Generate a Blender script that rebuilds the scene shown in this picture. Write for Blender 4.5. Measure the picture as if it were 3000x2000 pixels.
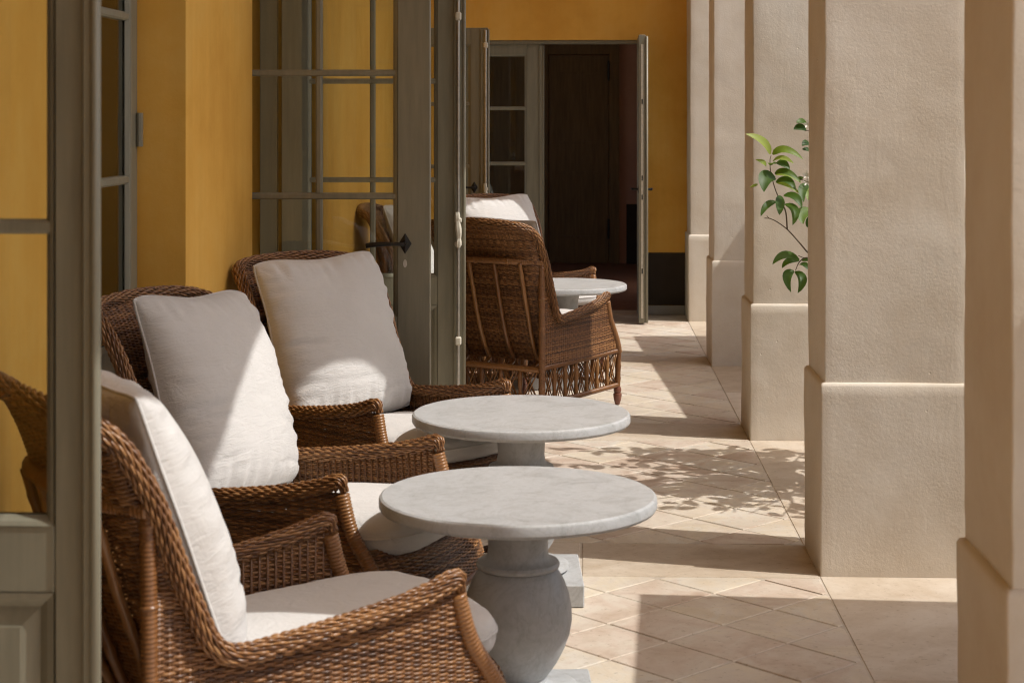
import bpy, math, random
import numpy as np
from mathutils import Vector, Matrix, noise

random.seed(7)
rng = np.random.default_rng(7)
R = math.radians
for o in list(bpy.data.objects):
    bpy.data.objects.remove(o, do_unlink=True)
scene = bpy.context.scene
C = scene.collection

# ------------------------------------------------------------------ camera, sky, sun, exposure
EYE = 1.65
cam_d = bpy.data.cameras.new('camera')
cam = bpy.data.objects.new('camera', cam_d)
C.objects.link(cam)
cam.location = (0, 0, EYE)
cam.rotation_euler = (R(90), 0, R(2.276))
cam_d.sensor_width = 36
cam_d.lens = 61.22
cam_d.shift_y = -0.2215
cam_d.clip_start = 0.05
cam_d.clip_end = 600
cam_d.dof.use_dof = True
cam_d.dof.focus_distance = 8.0
cam_d.dof.aperture_fstop = 7.1
scene.camera = cam

SUN_DIR = Vector((-0.544, 0.1285, -0.829)).normalized()     # the way the light travels
world = bpy.data.worlds.new('World')
scene.world = world
world.use_nodes = True
wn = world.node_tree
sky = wn.nodes.new('ShaderNodeTexSky')
sky.sky_type = 'NISHITA'
sky.sun_disc = False
sky.sun_elevation = R(56)
sky.sun_rotation = R(103.3)
sky.air_density = 0.8
sky.dust_density = 4.0
sky.ozone_density = 0.3
bg = wn.nodes['Background']
bg.inputs['Strength'].default_value = 0.145
wn.links.new(sky.outputs[0], bg.inputs['Color'])

sun_d = bpy.data.lights.new('sun', 'SUN')
sun_d.energy = 2.7
sun_d.angle = R(0.4)
sun_d.color = (1.0, 0.98, 0.94)
sun = bpy.data.objects.new('sun', sun_d)
C.objects.link(sun)
sun.rotation_euler = SUN_DIR.to_track_quat('-Z', 'Y').to_euler()
sun.location = (20, -5, 30)

scene.view_settings.view_transform = 'Standard'
scene.view_settings.look = 'None'
scene.view_settings.gamma = 1.0
scene.view_settings.use_curve_mapping = False
scene.view_settings.exposure = 0.36
scene.render.engine = 'CYCLES'
scene.cycles.use_denoising = True
scene.cycles.filter_width = 1.15
scene.cycles.max_bounces = 10
scene.cycles.diffuse_bounces = 5
scene.cycles.transparent_max_bounces = 24
scene.cycles.sample_clamp_indirect = 6.0

# ------------------------------------------------------------------ materials
def new_mat(name):
    m = bpy.data.materials.new(name)
    m.use_nodes = True
    nt = m.node_tree
    return m, nt, nt.nodes['Principled BSDF']

def node(nt, kind, **kw):
    n = nt.nodes.new(kind)
    for k, v in kw.items():
        if k in n.inputs:
            n.inputs[k].default_value = v
        else:
            setattr(n, k, v)
    return n

def coords(nt, which='Object', scale=(1, 1, 1)):
    tc = nt.nodes.new('ShaderNodeTexCoord')
    mp = nt.nodes.new('ShaderNodeMapping')
    mp.inputs['Scale'].default_value = scale
    if which == 'World':
        ge = nt.nodes.new('ShaderNodeNewGeometry')
        nt.links.new(ge.outputs['Position'], mp.inputs['Vector'])
    else:
        nt.links.new(tc.outputs[which], mp.inputs['Vector'])
    return mp.outputs[0]

def ramp(nt, fac, stops):
    r = nt.nodes.new('ShaderNodeValToRGB')
    e = r.color_ramp.elements
    while len(e) < len(stops):
        e.new(0.5)
    for el, (p, c) in zip(e, stops):
        el.position = p
        el.color = (*c, 1)
    nt.links.new(fac, r.inputs[0])
    return r.outputs[0]

def noise_n(nt, vec, scale, detail=4, rough=0.55, distort=0.0):
    n = nt.nodes.new('ShaderNodeTexNoise')
    n.inputs['Scale'].default_value = scale
    n.inputs['Detail'].default_value = detail
    n.inputs['Roughness'].default_value = rough
    n.inputs['Distortion'].default_value = distort
    nt.links.new(vec, n.inputs['Vector'])
    return n.outputs[0]

def mix_rgb(nt, fac, a, b, mode='MIX'):
    m = nt.nodes.new('ShaderNodeMix')
    m.data_type = 'RGBA'
    m.blend_type = mode
    for val, idx in ((fac, 0), (a, 6), (b, 7)):
        if hasattr(val, 'links') or hasattr(val, 'is_linked'):
            nt.links.new(val, m.inputs[idx])
        elif idx == 0:
            m.inputs[0].default_value = val
        else:
            m.inputs[idx].default_value = (*val, 1)
    return m.outputs[2]

def math_n(nt, op, a, b=None, clamp=False):
    m = nt.nodes.new('ShaderNodeMath')
    m.operation = op
    m.use_clamp = clamp
    for i, v in enumerate((a, b)):
        if v is None:
            continue
        if isinstance(v, (int, float)):
            m.inputs[i].default_value = v
        else:
            nt.links.new(v, m.inputs[i])
    return m.outputs[0]

def bump(nt, bsdf, height, strength, dist, prev=None):
    b = nt.nodes.new('ShaderNodeBump')
    b.inputs['Strength'].default_value = strength
    b.inputs['Distance'].default_value = dist
    nt.links.new(height, b.inputs['Height'])
    if prev is not None:
        nt.links.new(prev, b.inputs['Normal'])
    nt.links.new(b.outputs[0], bsdf.inputs['Normal'])
    return b.outputs[0]

def plaster(name, c1, c2, c3, coarse=7.0, fine=70.0, strength=0.5, dist=0.004, streak=0.0, trowel=False):
    m, nt, b = new_mat(name)
    v = coords(nt, 'World')
    big = noise_n(nt, v, 1.3, 5, 0.6, 0.4)
    big = math_n(nt, 'ADD', math_n(nt, 'MULTIPLY', big, 0.7), math_n(nt, 'MULTIPLY', noise_n(nt, v, 6.0, 6, 0.7), 0.3))
    col = ramp(nt, big, [(0.36, c1), (0.5, c2), (0.64, c3)])
    if streak:
        vs = coords(nt, 'World', (9, 9, 0.55))
        st = noise_n(nt, vs, 1.0, 5, 0.65)
        col = mix_rgb(nt, math_n(nt, 'MULTIPLY', st, streak), col, tuple(x * 0.72 for x in c1))
    nt.links.new(col, b.inputs['Base Color'])
    b.inputs['Roughness'].default_value = 0.88
    b.inputs['Specular IOR Level'].default_value = 0.25
    h1 = noise_n(nt, v, coarse, 4, 0.5, 0.0)
    n1 = bump(nt, b, h1, strength, dist * 2.2)
    if trowel:
        mp = nt.nodes.new('ShaderNodeMapping')
        mp.inputs['Rotation'].default_value = (R(38), R(25), R(10))
        mp.inputs['Scale'].default_value = (26, 26, 5)
        nt.links.new(v, mp.inputs['Vector'])
        tm = noise_n(nt, mp.outputs[0], 1.0, 3, 0.55, 0.8)
        mask = ramp(nt, noise_n(nt, v, 2.4, 3, 0.5), [(0.42, (0, 0, 0)), (0.62, (1, 1, 1))])
        n1 = bump(nt, b, math_n(nt, 'MULTIPLY', tm, mask), strength * 0.45, dist * 1.4, n1)
        vo = nt.nodes.new('ShaderNodeTexVoronoi')
        vo.inputs['Scale'].default_value = 9
        nt.links.new(v, vo.inputs['Vector'])
        pit = ramp(nt, vo.outputs['Distance'], [(0.02, (0, 0, 0)), (0.05, (1, 1, 1))])
        n1 = bump(nt, b, pit, 0.5, 0.003, n1)
    h2 = noise_n(nt, v, fine, 5, 0.7)
    fm = math_n(nt, 'MULTIPLY', h2, noise_n(nt, v, 3.3, 3, 0.5)) if trowel else h2
    bump(nt, b, fm, strength, dist * (1.3 if trowel else 0.55), n1)
    return m

M = {}
M['ochre'] = plaster('ochre_limewash', (0.73, 0.375, 0.060), (0.82, 0.452, 0.085), (0.86, 0.52, 0.125), 5, 90, 0.42, 0.003, 0.5)
M['pillar'] = plaster('sand_plaster', (0.605, 0.525, 0.42), (0.665, 0.597, 0.50), (0.705, 0.65, 0.565), 5, 105, 0.43, 0.0042, trowel=True)
M['ceiling'] = plaster('pale_ceiling_plaster', (0.76, 0.71, 0.63), (0.8, 0.75, 0.67), (0.82, 0.78, 0.7), 3, 60, 0.2, 0.003)
M['dado'] = plaster('black_dado_paint', (0.036, 0.027, 0.02), (0.045, 0.034, 0.025), (0.058, 0.043, 0.032), 6, 70, 0.2, 0.003)
M['skirt'] = plaster('grey_stone_skirting', (0.30, 0.29, 0.27), (0.34, 0.33, 0.31), (0.38, 0.37, 0.34), 6, 70, 0.2, 0.003)
M['pink'] = plaster('rose_plaster', (0.40, 0.235, 0.175), (0.44, 0.26, 0.195), (0.47, 0.29, 0.215), 6, 70, 0.2, 0.003)
M['room'] = plaster('dim_room_plaster', (0.5, 0.38, 0.24), (0.54, 0.41, 0.26), (0.58, 0.45, 0.3), 6, 70, 0.2, 0.003)

def paint(name, col, rough=0.42, var=0.12):
    m, nt, b = new_mat(name)
    v = coords(nt, 'World', (14, 14, 1.2))
    n = noise_n(nt, v, 3.0, 5, 0.6)
    c = ramp(nt, n, [(0.3, tuple(x * (1 - var) for x in col)), (0.7, tuple(x * (1 + var) for x in col))])
    nt.links.new(c, b.inputs['Base Color'])
    b.inputs['Roughness'].default_value = rough
    v2 = coords(nt, 'World', (60, 60, 4))
    bump(nt, b, noise_n(nt, v2, 3.0, 4, 0.6), 0.12, 0.0015)
    return m
M['taupe'] = paint('taupe_door_paint', (0.225, 0.212, 0.155))
M['darkwood'] = paint('dark_brown_door_wood', (0.145, 0.09, 0.035), 0.5, 0.25)

def simple(name, col, rough=0.5, metal=0.0):
    m, nt, b = new_mat(name)
    v = coords(nt, 'Object')
    n = noise_n(nt, v, 40, 4, 0.6)
    c = ramp(nt, n, [(0.3, tuple(x * 0.85 for x in col)), (0.7, tuple(min(1, x * 1.12) for x in col))])
    nt.links.new(c, b.inputs['Base Color'])
    b.inputs['Roughness'].default_value = rough
    b.inputs['Metallic'].default_value = metal
    return m
M['iron'] = simple('black_iron', (0.03, 0.028, 0.026), 0.45, 0.6)
M['nickel'] = simple('aged_nickel', (0.62, 0.60, 0.55), 0.32, 0.9)
M['cream_metal'] = simple('cream_painted_metal', (0.62, 0.58, 0.48), 0.35)
M['blossom'] = simple('white_blossom', (0.8, 0.78, 0.7), 0.6)
M['pot'] = simple('terracotta_pot', (0.42, 0.19, 0.10), 0.85)
M['soil'] = simple('dark_soil', (0.06, 0.04, 0.025), 0.95)
M['canvas'] = simple('ecru_canvas', (0.66, 0.61, 0.52), 0.9)
M['teak'] = simple('teak', (0.28, 0.15, 0.07), 0.6)
M['bark'] = simple('lemon_bark', (0.13, 0.095, 0.06), 0.85)

# glass: thin panes, mirror-like by Fresnel, otherwise clear
def glass_mat():
    m = bpy.data.materials.new('window_glass')
    m.use_nodes = True
    nt = m.node_tree
    nt.nodes.clear()
    out = nt.nodes.new('ShaderNodeOutputMaterial')
    tr = nt.nodes.new('ShaderNodeBsdfTransparent')
    tr.inputs[0].default_value = (0.93, 0.945, 0.92, 1)
    gl = nt.nodes.new('ShaderNodeBsdfGlossy')
    gl.inputs['Roughness'].default_value = 0.015
    gl.inputs['Color'].default_value = (1, 1, 1, 1)
    fr = nt.nodes.new('ShaderNodeFresnel')
    fr.inputs['IOR'].default_value = 1.5
    v = coords(nt, 'World')
    bp = nt.nodes.new('ShaderNodeBump')
    bp.inputs['Strength'].default_value = 0.15
    bp.inputs['Distance'].default_value = 0.002
    nt.links.new(noise_n(nt, v, 3.5, 2, 0.5), bp.inputs['Height'])
    nt.links.new(bp.outputs[0], gl.inputs['Normal'])
    mx = nt.nodes.new('ShaderNodeMixShader')
    nt.links.new(fr.outputs[0], mx.inputs[0])
    nt.links.new(tr.outputs[0], mx.inputs[1])
    nt.links.new(gl.outputs[0], mx.inputs[2])
    nt.links.new(mx.outputs[0], out.inputs[0])
    return m
M['glass'] = glass_mat()

def tile_mat(name, stops, rough=0.62, use_random=True):
    m, nt, b = new_mat(name)
    v = coords(nt, 'World')
    oi = nt.nodes.new('ShaderNodeObjectInfo')
    at = nt.nodes.new('ShaderNodeAttribute')
    at.attribute_name = 'tint'
    rnd = math_n(nt, 'FRACT', math_n(nt, 'ADD', oi.outputs['Random'], at.outputs['Fac']))
    n = noise_n(nt, v, 5.5, 6, 0.62, 0.8)
    f = math_n(nt, 'SUBTRACT', math_n(nt, 'ADD', math_n(nt, 'MULTIPLY', rnd, 0.6), math_n(nt, 'MULTIPLY', n, 1.5)), 0.55)
    col = ramp(nt, f, stops)
    sp = noise_n(nt, v, 42, 4, 0.7)
    spk = ramp(nt, sp, [(0.30, (0.66, 0.62, 0.56)), (0.42, (1, 1, 1))])
    col = mix_rgb(nt, 0.8, col, spk, 'MULTIPLY')
    dirt = ramp(nt, noise_n(nt, v, 2.1, 7, 0.7, 1.2), [(0.36, (0.86, 0.82, 0.77)), (0.55, (1, 1, 1))])
    col = mix_rgb(nt, 0.9, col, dirt, 'MULTIPLY')
    nt.links.new(col, b.inputs['Base Color'])
    rr = nt.nodes.new('ShaderNodeMapRange')
    nt.links.new(noise_n(nt, v, 7, 4, 0.6), rr.inputs[0])
    rr.inputs[3].default_value = rough - 0.12
    rr.inputs[4].default_value = rough + 0.14
    nt.links.new(rr.outputs[0], b.inputs['Roughness'])
    b.inputs['Specular IOR Level'].default_value = 0.35
    n1 = bump(nt, b, noise_n(nt, v, 16, 5, 0.6), 0.35, 0.004)
    bump(nt, b, noise_n(nt, v, 130, 3, 0.6), 0.2, 0.001, n1)
    return m
M['tile'] = tile_mat('terracotta_tile', [(0.06, (0.49, 0.385, 0.305)), (0.26, (0.56, 0.465, 0.38)), (0.45, (0.59, 0.52, 0.435)), (0.62, (0.62, 0.54, 0.425)), (0.78, (0.61, 0.56, 0.485)), (0.95, (0.565, 0.465, 0.38))])
M['slab'] = tile_mat('sandstone_slab', [(0.15, (0.50, 0.41, 0.31)), (0.5, (0.57, 0.485, 0.385)), (0.85, (0.62, 0.545, 0.45))])
M['grout'] = tile_mat('pale_grout', [(0.2, (0.46, 0.40, 0.33)), (0.5, (0.54, 0.475, 0.395)), (0.8, (0.60, 0.54, 0.46))], 0.9)
M['roomtile'] = tile_mat('dark_terracotta_tile', [(0.2, (0.20, 0.095, 0.06)), (0.8, (0.28, 0.14, 0.09))], 0.5)

def stone_mat():
    m, nt, b = new_mat('grey_marble')
    v = coords(nt, 'Object')
    n = noise_n(nt, v, 9.0, 10, 0.7, 1.2)
    col = ramp(nt, n, [(0.28, (0.30, 0.305, 0.30)), (0.42, (0.42, 0.43, 0.43)), (0.55, (0.485, 0.495, 0.50)), (0.75, (0.39, 0.40, 0.40))])
    ve = noise_n(nt, v, 3.0, 8, 0.7, 3.0)
    vein = ramp(nt, ve, [(0.47, (1, 1, 1)), (0.495, (0.82, 0.81, 0.79)), (0.52, (1, 1, 1))])
    col = mix_rgb(nt, 0.7, col, vein, 'MULTIPLY')
    v2 = noise_n(nt, v, 55, 4, 0.7)
    col = mix_rgb(nt, 0.5, col, ramp(nt, v2, [(0.3, (0.85, 0.84, 0.82)), (0.55, (1, 1, 1))]), 'MULTIPLY')
    nt.links.new(col, b.inputs['Base Color'])
    rr = nt.nodes.new('ShaderNodeMapRange')
    nt.links.new(n, rr.inputs[0])
    rr.inputs[3].default_value = 0.34
    rr.inputs[4].default_value = 0.52
    nt.links.new(rr.outputs[0], b.inputs['Roughness'])
    bump(nt, b, noise_n(nt, v, 60, 4, 0.6), 0.15, 0.001)
    return m
M['stone'] = stone_mat()

def wicker_mat(name, stops, rough=0.36):
    m, nt, b = new_mat(name)
    at = nt.nodes.new('ShaderNodeAttribute')
    at.attribute_name = 'tint'
    v = coords(nt, 'Object')
    n = noise_n(nt, v, 22, 5, 0.65)
    f = math_n(nt, 'ADD', math_n(nt, 'MULTIPLY', at.outputs['Fac'], 0.6), math_n(nt, 'MULTIPLY', n, 0.55))
    nt.links.new(ramp(nt, f, stops), b.inputs['Base Color'])
    b.inputs['Roughness'].default_value = rough
    b.inputs['Specular IOR Level'].default_value = 0.5
    b.inputs['Coat Weight'].default_value = 0.2
    b.inputs['Coat Roughness'].default_value = 0.25
    bump(nt, b, noise_n(nt, v, 260, 3, 0.6), 0.25, 0.0006)
    return m
M['wicker'] = wicker_mat('brown_wicker', [(0.15, (0.055, 0.021, 0.008)), (0.42, (0.13, 0.054, 0.019)), (0.68, (0.235, 0.106, 0.037)), (0.95, (0.38, 0.195, 0.077))])
M['cane'] = wicker_mat('honey_brown_cane', [(0.2, (0.14, 0.056, 0.019)), (0.5, (0.235, 0.103, 0.034)), (0.9, (0.35, 0.175, 0.064))], 0.33)
M['foot'] = wicker_mat('red_brown_turned_wood', [(0.2, (0.15, 0.05, 0.03)), (0.8, (0.23, 0.085, 0.05))], 0.4)

def cloth_mat():
    m, nt, b = new_mat('off_white_linen')
    v = coords(nt, 'Object')
    n = noise_n(nt, v, 5, 4, 0.6)
    nt.links.new(ramp(nt, n, [(0.3, (0.585, 0.567, 0.545)), (0.7, (0.64, 0.622, 0.60))]), b.inputs['Base Color'])
    b.inputs['Roughness'].default_value = 0.92
    b.inputs['Specular IOR Level'].default_value = 0.15
    b.inputs['Sheen Weight'].default_value = 0.15
    w1 = noise_n(nt, coords(nt, 'Object', (1, 1, 14)), 120, 3, 0.6)
    w2 = noise_n(nt, coords(nt, 'Object', (14, 1, 1)), 120, 3, 0.6)
    n1 = bump(nt, b, math_n(nt, 'ADD', w1, w2), 0.22, 0.0008)
    n2 = bump(nt, b, noise_n(nt, v, 14, 4, 0.6, 0.8), 0.4, 0.007, n1)
    bump(nt, b, noise_n(nt, coords(nt, 'Object', (3, 3, 11)), 5, 4, 0.6, 1.5), 0.4, 0.008, n2)
    return m
M['linen'] = cloth_mat()

def leaf_mat():
    m, nt, b = new_mat('lemon_leaf')
    oi = nt.nodes.new('ShaderNodeObjectInfo')
    at = nt.nodes.new('ShaderNodeAttribute')
    at.attribute_name = 'tint'
    f = math_n(nt, 'FRACT', math_n(nt, 'ADD', math_n(nt, 'MULTIPLY', oi.outputs['Random'], 0.0), at.outputs['Fac']))
    col = ramp(nt, f, [(0.0, (0.03, 0.07, 0.016)), (0.4, (0.07, 0.135, 0.02)), (0.75, (0.18, 0.26, 0.035)), (1.0, (0.33, 0.40, 0.10))])
    nt.links.new(col, b.inputs['Base Color'])
    b.inputs['Roughness'].default_value = 0.45
    b.inputs['Specular IOR Level'].default_value = 0.35
    tl = nt.nodes.new('ShaderNodeBsdfTranslucent')
    nt.links.new(mix_rgb(nt, 1.0, col, (1.6, 1.7, 0.7), 'MULTIPLY'), tl.inputs[0])
    mx = nt.nodes.new('ShaderNodeMixShader')
    mx.inputs[0].default_value = 0.42
    out = nt.nodes['Material Output']
    nt.links.new(b.outputs[0], mx.inputs[1])
    nt.links.new(tl.outputs[0], mx.inputs[2])
    nt.links.new(mx.outputs[0], out.inputs[0])
    return m
M['leaf'] = leaf_mat()

def gravel_mat():
    m, nt, b = new_mat('pale_gravel')
    v = coords(nt, 'World')
    vo = nt.nodes.new('ShaderNodeTexVoronoi')
    vo.inputs['Scale'].default_value = 55
    nt.links.new(v, vo.inputs['Vector'])
    nt.links.new(ramp(nt, noise_n(nt, v, 30, 5, 0.7), [(0.3, (0.50, 0.45, 0.37)), (0.7, (0.62, 0.57, 0.48))]), b.inputs['Base Color'])
    b.inputs['Roughness'].default_value = 0.95
    bump(nt, b, vo.outputs['Distance'], 0.6, 0.01)
    return m
M['gravel'] = gravel_mat()

# ------------------------------------------------------------------ mesh helpers
class MB:
    def __init__(self):
        self.v, self.f, self.t, self.n = [], [], [], 0
    def add(self, verts, faces, tint=0.5):
        verts = np.asarray(verts, float).reshape(-1, 3)
        base = self.n
        self.v.append(verts)
        self.f.extend([tuple(i + base for i in f) for f in faces])
        self.t.append(np.full(len(verts), tint))
        self.n += len(verts)
    def quads(self, verts, quads, tint=0.5):
        verts = np.asarray(verts, float).reshape(-1, 3)
        q = np.asarray(quads, int) + self.n
        self.v.append(verts)
        self.f.extend(map(tuple, q.tolist()))
        self.t.append(np.full(len(verts), tint))
        self.n += len(verts)
    def box(self, lo, hi, ch=0.0, tint=0.5):
        x0, y0, z0 = lo
        x1, y1, z1 = hi
        if ch <= 0:
            v = [(x0, y0, z0), (x1, y0, z0), (x1, y1, z0), (x0, y1, z0), (x0, y0, z1), (x1, y0, z1), (x1, y1, z1), (x0, y1, z1)]
            f = [(0, 3, 2, 1), (4, 5, 6, 7), (0, 1, 5, 4), (1, 2, 6, 5), (2, 3, 7, 6), (3, 0, 4, 7)]
            self.add(v, f, tint)
            return
        v, f, idx = [], [], {}
        cs = [(a, b, c) for a in (0, 1) for b in (0, 1) for c in (0, 1)]
        L = (lo, hi)
        for a, b, c in cs:
            p = [L[a][0], L[b][1], L[c][2]]
            s = [1 if a == 0 else -1, 1 if b == 0 else -1, 1 if c == 0 else -1]
            for ax in range(3):
                q = list(p)
                for o in range(3):
                    if o != ax:
                        q[o] += s[o] * ch
                idx[(a, b, c, ax)] = len(v)
                v.append(q)
        for ax in range(3):
            o1, o2 = (ax + 1) % 3, (ax + 2) % 3
            for side in (0, 1):
                ring = []
                for u, w in ((0, 0), (1, 0), (1, 1), (0, 1)):
                    k = [0, 0, 0]
                    k[ax], k[o1], k[o2] = side, u, w
                    ring.append(idx[(*k, ax)])
                f.append(tuple(ring if side else ring[::-1]))
        for ax in range(3):
            o1, o2 = (ax + 1) % 3, (ax + 2) % 3
            for u in (0, 1):
                for w in (0, 1):
                    def key(s, axx):
                        k = [0, 0, 0]
                        k[ax], k[o1], k[o2] = s, u, w
                        return idx[(*k, axx)]
                    q = (key(0, o1), key(1, o1), key(1, o2), key(0, o2))
                    f.append(q if (u ^ w) == 0 and True else q[::-1])
        for c in cs:
            tri = tuple(idx[(*c, ax)] for ax in range(3))
            f.append(tri)
        self.add(v, f, tint)
    def tube(self, path, rad, sides=8, closed=False, tint=0.5, caps=True, up=None, flat=1.0):
        P = np.asarray(path, float)
        n = len(P)
        rad = np.full(n, rad) if np.isscalar(rad) else np.asarray(rad, float)
        T = np.roll(P, -1, 0) - np.roll(P, 1, 0) if closed else np.gradient(P, axis=0)
        T /= np.linalg.norm(T, axis=1)[:, None] + 1e-12
        N = np.zeros_like(P)
        a = np.array([0, 0, 1.0]) if abs(T[0][2]) < 0.9 else np.array([1.0, 0, 0])
        if up is not None:
            a = np.asarray(up, float)
        nv = a - T[0] * a.dot(T[0])
        nv /= np.linalg.norm(nv)
        for i in range(n):
            nv = nv - T[i] * nv.dot(T[i])
            nv /= np.linalg.norm(nv) + 1e-12
            N[i] = nv
        B = np.cross(T, N)
        ang = np.arange(sides) * 2 * math.pi / sides
        V = P[:, None, :] + rad[:, None, None] * (np.cos(ang)[None, :, None] * N[:, None, :] * flat + np.sin(ang)[None, :, None] * B[:, None, :])
        m = n if closed else n - 1
        i = np.arange(m)[:, None]
        j = np.arange(sides)[None, :]
        i2 = (i + 1) % n
        j2 = (j + 1) % sides
        q = np.stack([i * sides + j, i * sides + j2, i2 * sides + j2, i2 * sides + j], -1).reshape(-1, 4)
        self.quads(V.reshape(-1, 3), q, tint)
        if caps and not closed:
            b0 = self.n - n * sides
            self.f.append(tuple(b0 + k for k in range(sides))[::-1])
            self.f.append(tuple(b0 + (n - 1) * sides + k for k in range(sides)))
    def lathe(self, prof, seg=24, center=(0, 0), tint=0.5):
        P = np.asarray(prof, float)      # (r, z)
        ang = np.arange(seg) * 2 * math.pi / seg
        V = np.stack([center[0] + P[:, 0:1] * np.cos(ang), center[1] + P[:, 0:1] * np.sin(ang), np.repeat(P[:, 1:2], seg, 1)], -1)
        n = len(P)
        i = np.arange(n - 1)[:, None]
        j = np.arange(seg)[None, :]
        j2 = (j + 1) % seg
        q = np.stack([i * seg + j, i * seg + j2, (i + 1) * seg + j2, (i + 1) * seg + j], -1).reshape(-1, 4)
        self.quads(V.reshape(-1, 3), q, tint)
        b0 = self.n - n * seg
        self.f.append(tuple(b0 + k for k in range(seg))[::-1])
        self.f.append(tuple(b0 + (n - 1) * seg + k for k in range(seg)))
    def mesh(self, name, mat, smooth=False, auto=None):
        me = bpy.data.meshes.new(name)
        V = np.concatenate(self.v)
        me.from_pydata(V.tolist(), [], self.f)
        at = me.attributes.new('tint', 'FLOAT', 'POINT')
        at.data.foreach_set('value', np.concatenate(self.t).astype(np.float32))
        me.materials.append(mat)
        if smooth:
            me.polygons.foreach_set('use_smooth', np.ones(len(me.polygons), bool))
            if auto is not None:
                me.set_sharp_from_angle(angle=R(auto))
        me.update()
        return me

def put(name, me, parent=None, loc=None):
    o = bpy.data.objects.new(name, me)
    C.objects.link(o)
    if parent:
        o.parent = parent
    if loc is not None:
        o.location = loc
    return o

def build(mb, name, mat, parent=None, smooth=False, auto=None, loc=None):
    return put(name, mb.mesh(name, M[mat], smooth, auto), parent, loc)

def tag(o, label=None, cat=None, group=None, kind=None):
    if label: o['label'] = label
    if cat: o['category'] = cat
    if group: o['group'] = group
    if kind: o['kind'] = kind
    return o

def empty(name, loc=(0, 0, 0), rz=0.0):
    o = bpy.data.objects.new(name, None)
    o.empty_display_size = 0.1
    C.objects.link(o)
    o.location = loc
    o.rotation_euler = (0, 0, rz)
    return o

def copy_tree(o, parent=None):
    c = o.copy()
    C.objects.link(c)
    c.parent = parent
    for ch in list(o.children):
        copy_tree(ch, c)
    return c

def spline(pts, n):
    """Catmull-Rom through pts, resampled to n points evenly by length."""
    P = np.asarray(pts, float)
    P = np.vstack([2 * P[0] - P[1], P, 2 * P[-1] - P[-2]])
    out = []
    for i in range(1, len(P) - 2):
        t = np.linspace(0, 1, 24, endpoint=False)[:, None]
        p0, p1, p2, p3 = P[i - 1], P[i], P[i + 1], P[i + 2]
        out.append(0.5 * ((2 * p1) + (-p0 + p2) * t + (2 * p0 - 5 * p1 + 4 * p2 - p3) * t**2 + (-p0 + 3 * p1 - 3 * p2 + p3) * t**3))
    out.append(P[-2:-1])
    Q = np.vstack(out)
    s = np.concatenate([[0], np.cumsum(np.linalg.norm(np.diff(Q, axis=0), axis=1))])
    u = np.linspace(0, s[-1], n)
    return np.stack([np.interp(u, s, Q[:, k]) for k in range(Q.shape[1])], -1)

def plen(P):
    return float(np.linalg.norm(np.diff(np.asarray(P), axis=0), axis=1).sum())

# ------------------------------------------------------------------ large structure
WALL_X = -1.355           # face of the ochre wall
PX0, PX1 = 0.855, 1.390  # plinth of a pillar across the gallery
PD = 0.465
PIL_Y = [-4.27, -1.66, 0.94, 3.55, 6.27, 8.87, 11.48]
END_Y = 14.42
CEIL = 5.6

# ground outside
mb = MB()
mb.add([(-60, -70, -0.16), (80, -70, -0.16), (80, 120, -0.16), (-60, 120, -0.16)], [(0, 1, 2, 3)])
tag(build(mb, 'ground', 'gravel'), 'pale gravel ground of the garden beyond the pillars', 'ground', kind='structure')

# floor: a grout bed with tiles, stone bands and border slabs laid into it
mb = MB()
mb.box((-1.72, -7.0, -0.15), (1.42, END_Y, -0.003))
floor = tag(build(mb, 'floor', 'grout'), 'gallery floor of diagonal terracotta tiles with stone bands', 'floor', kind='structure')

def clip(poly, axis, val, keep_less):
    out = []
    for i in range(len(poly)):
        a, b = poly[i], poly[(i + 1) % len(poly)]
        ia = (a[axis] <= val) if keep_less else (a[axis] >= val)
        ib = (b[axis] <= val) if keep_less else (b[axis] >= val)
        if ia:
            out.append(a)
        if ia != ib:
            t = (val - a[axis]) / (b[axis] - a[axis])
            out.append((a[0] + t * (b[0] - a[0]), a[1] + t * (b[1] - a[1])))
    return out

def slab_geo(poly, z0, z1, ch):
    """prism with a small chamfer round its top"""
    n = len(poly)
    cx = sum(p[0] for p in poly) / n
    cy = sum(p[1] for p in poly) / n
    v = [(x, y, z0) for x, y in poly] + [(x, y, z1 - ch) for x, y in poly]
    for x, y in poly:
        d = math.hypot(x - cx, y - cy) + 1e-9
        k = max(0, 1 - ch * 1.5 / d)
        v.append((cx + (x - cx) * k, cy + (y - cy) * k, z1))
    f = []
    for lay in (0, 1):
        for i in range(n):
            j = (i + 1) % n
            f.append((lay * n + i, lay * n + j, (lay + 1) * n + j, (lay + 1) * n + i))
    f.append(tuple(2 * n + i for i in range(n)))
    return v, f

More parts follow.
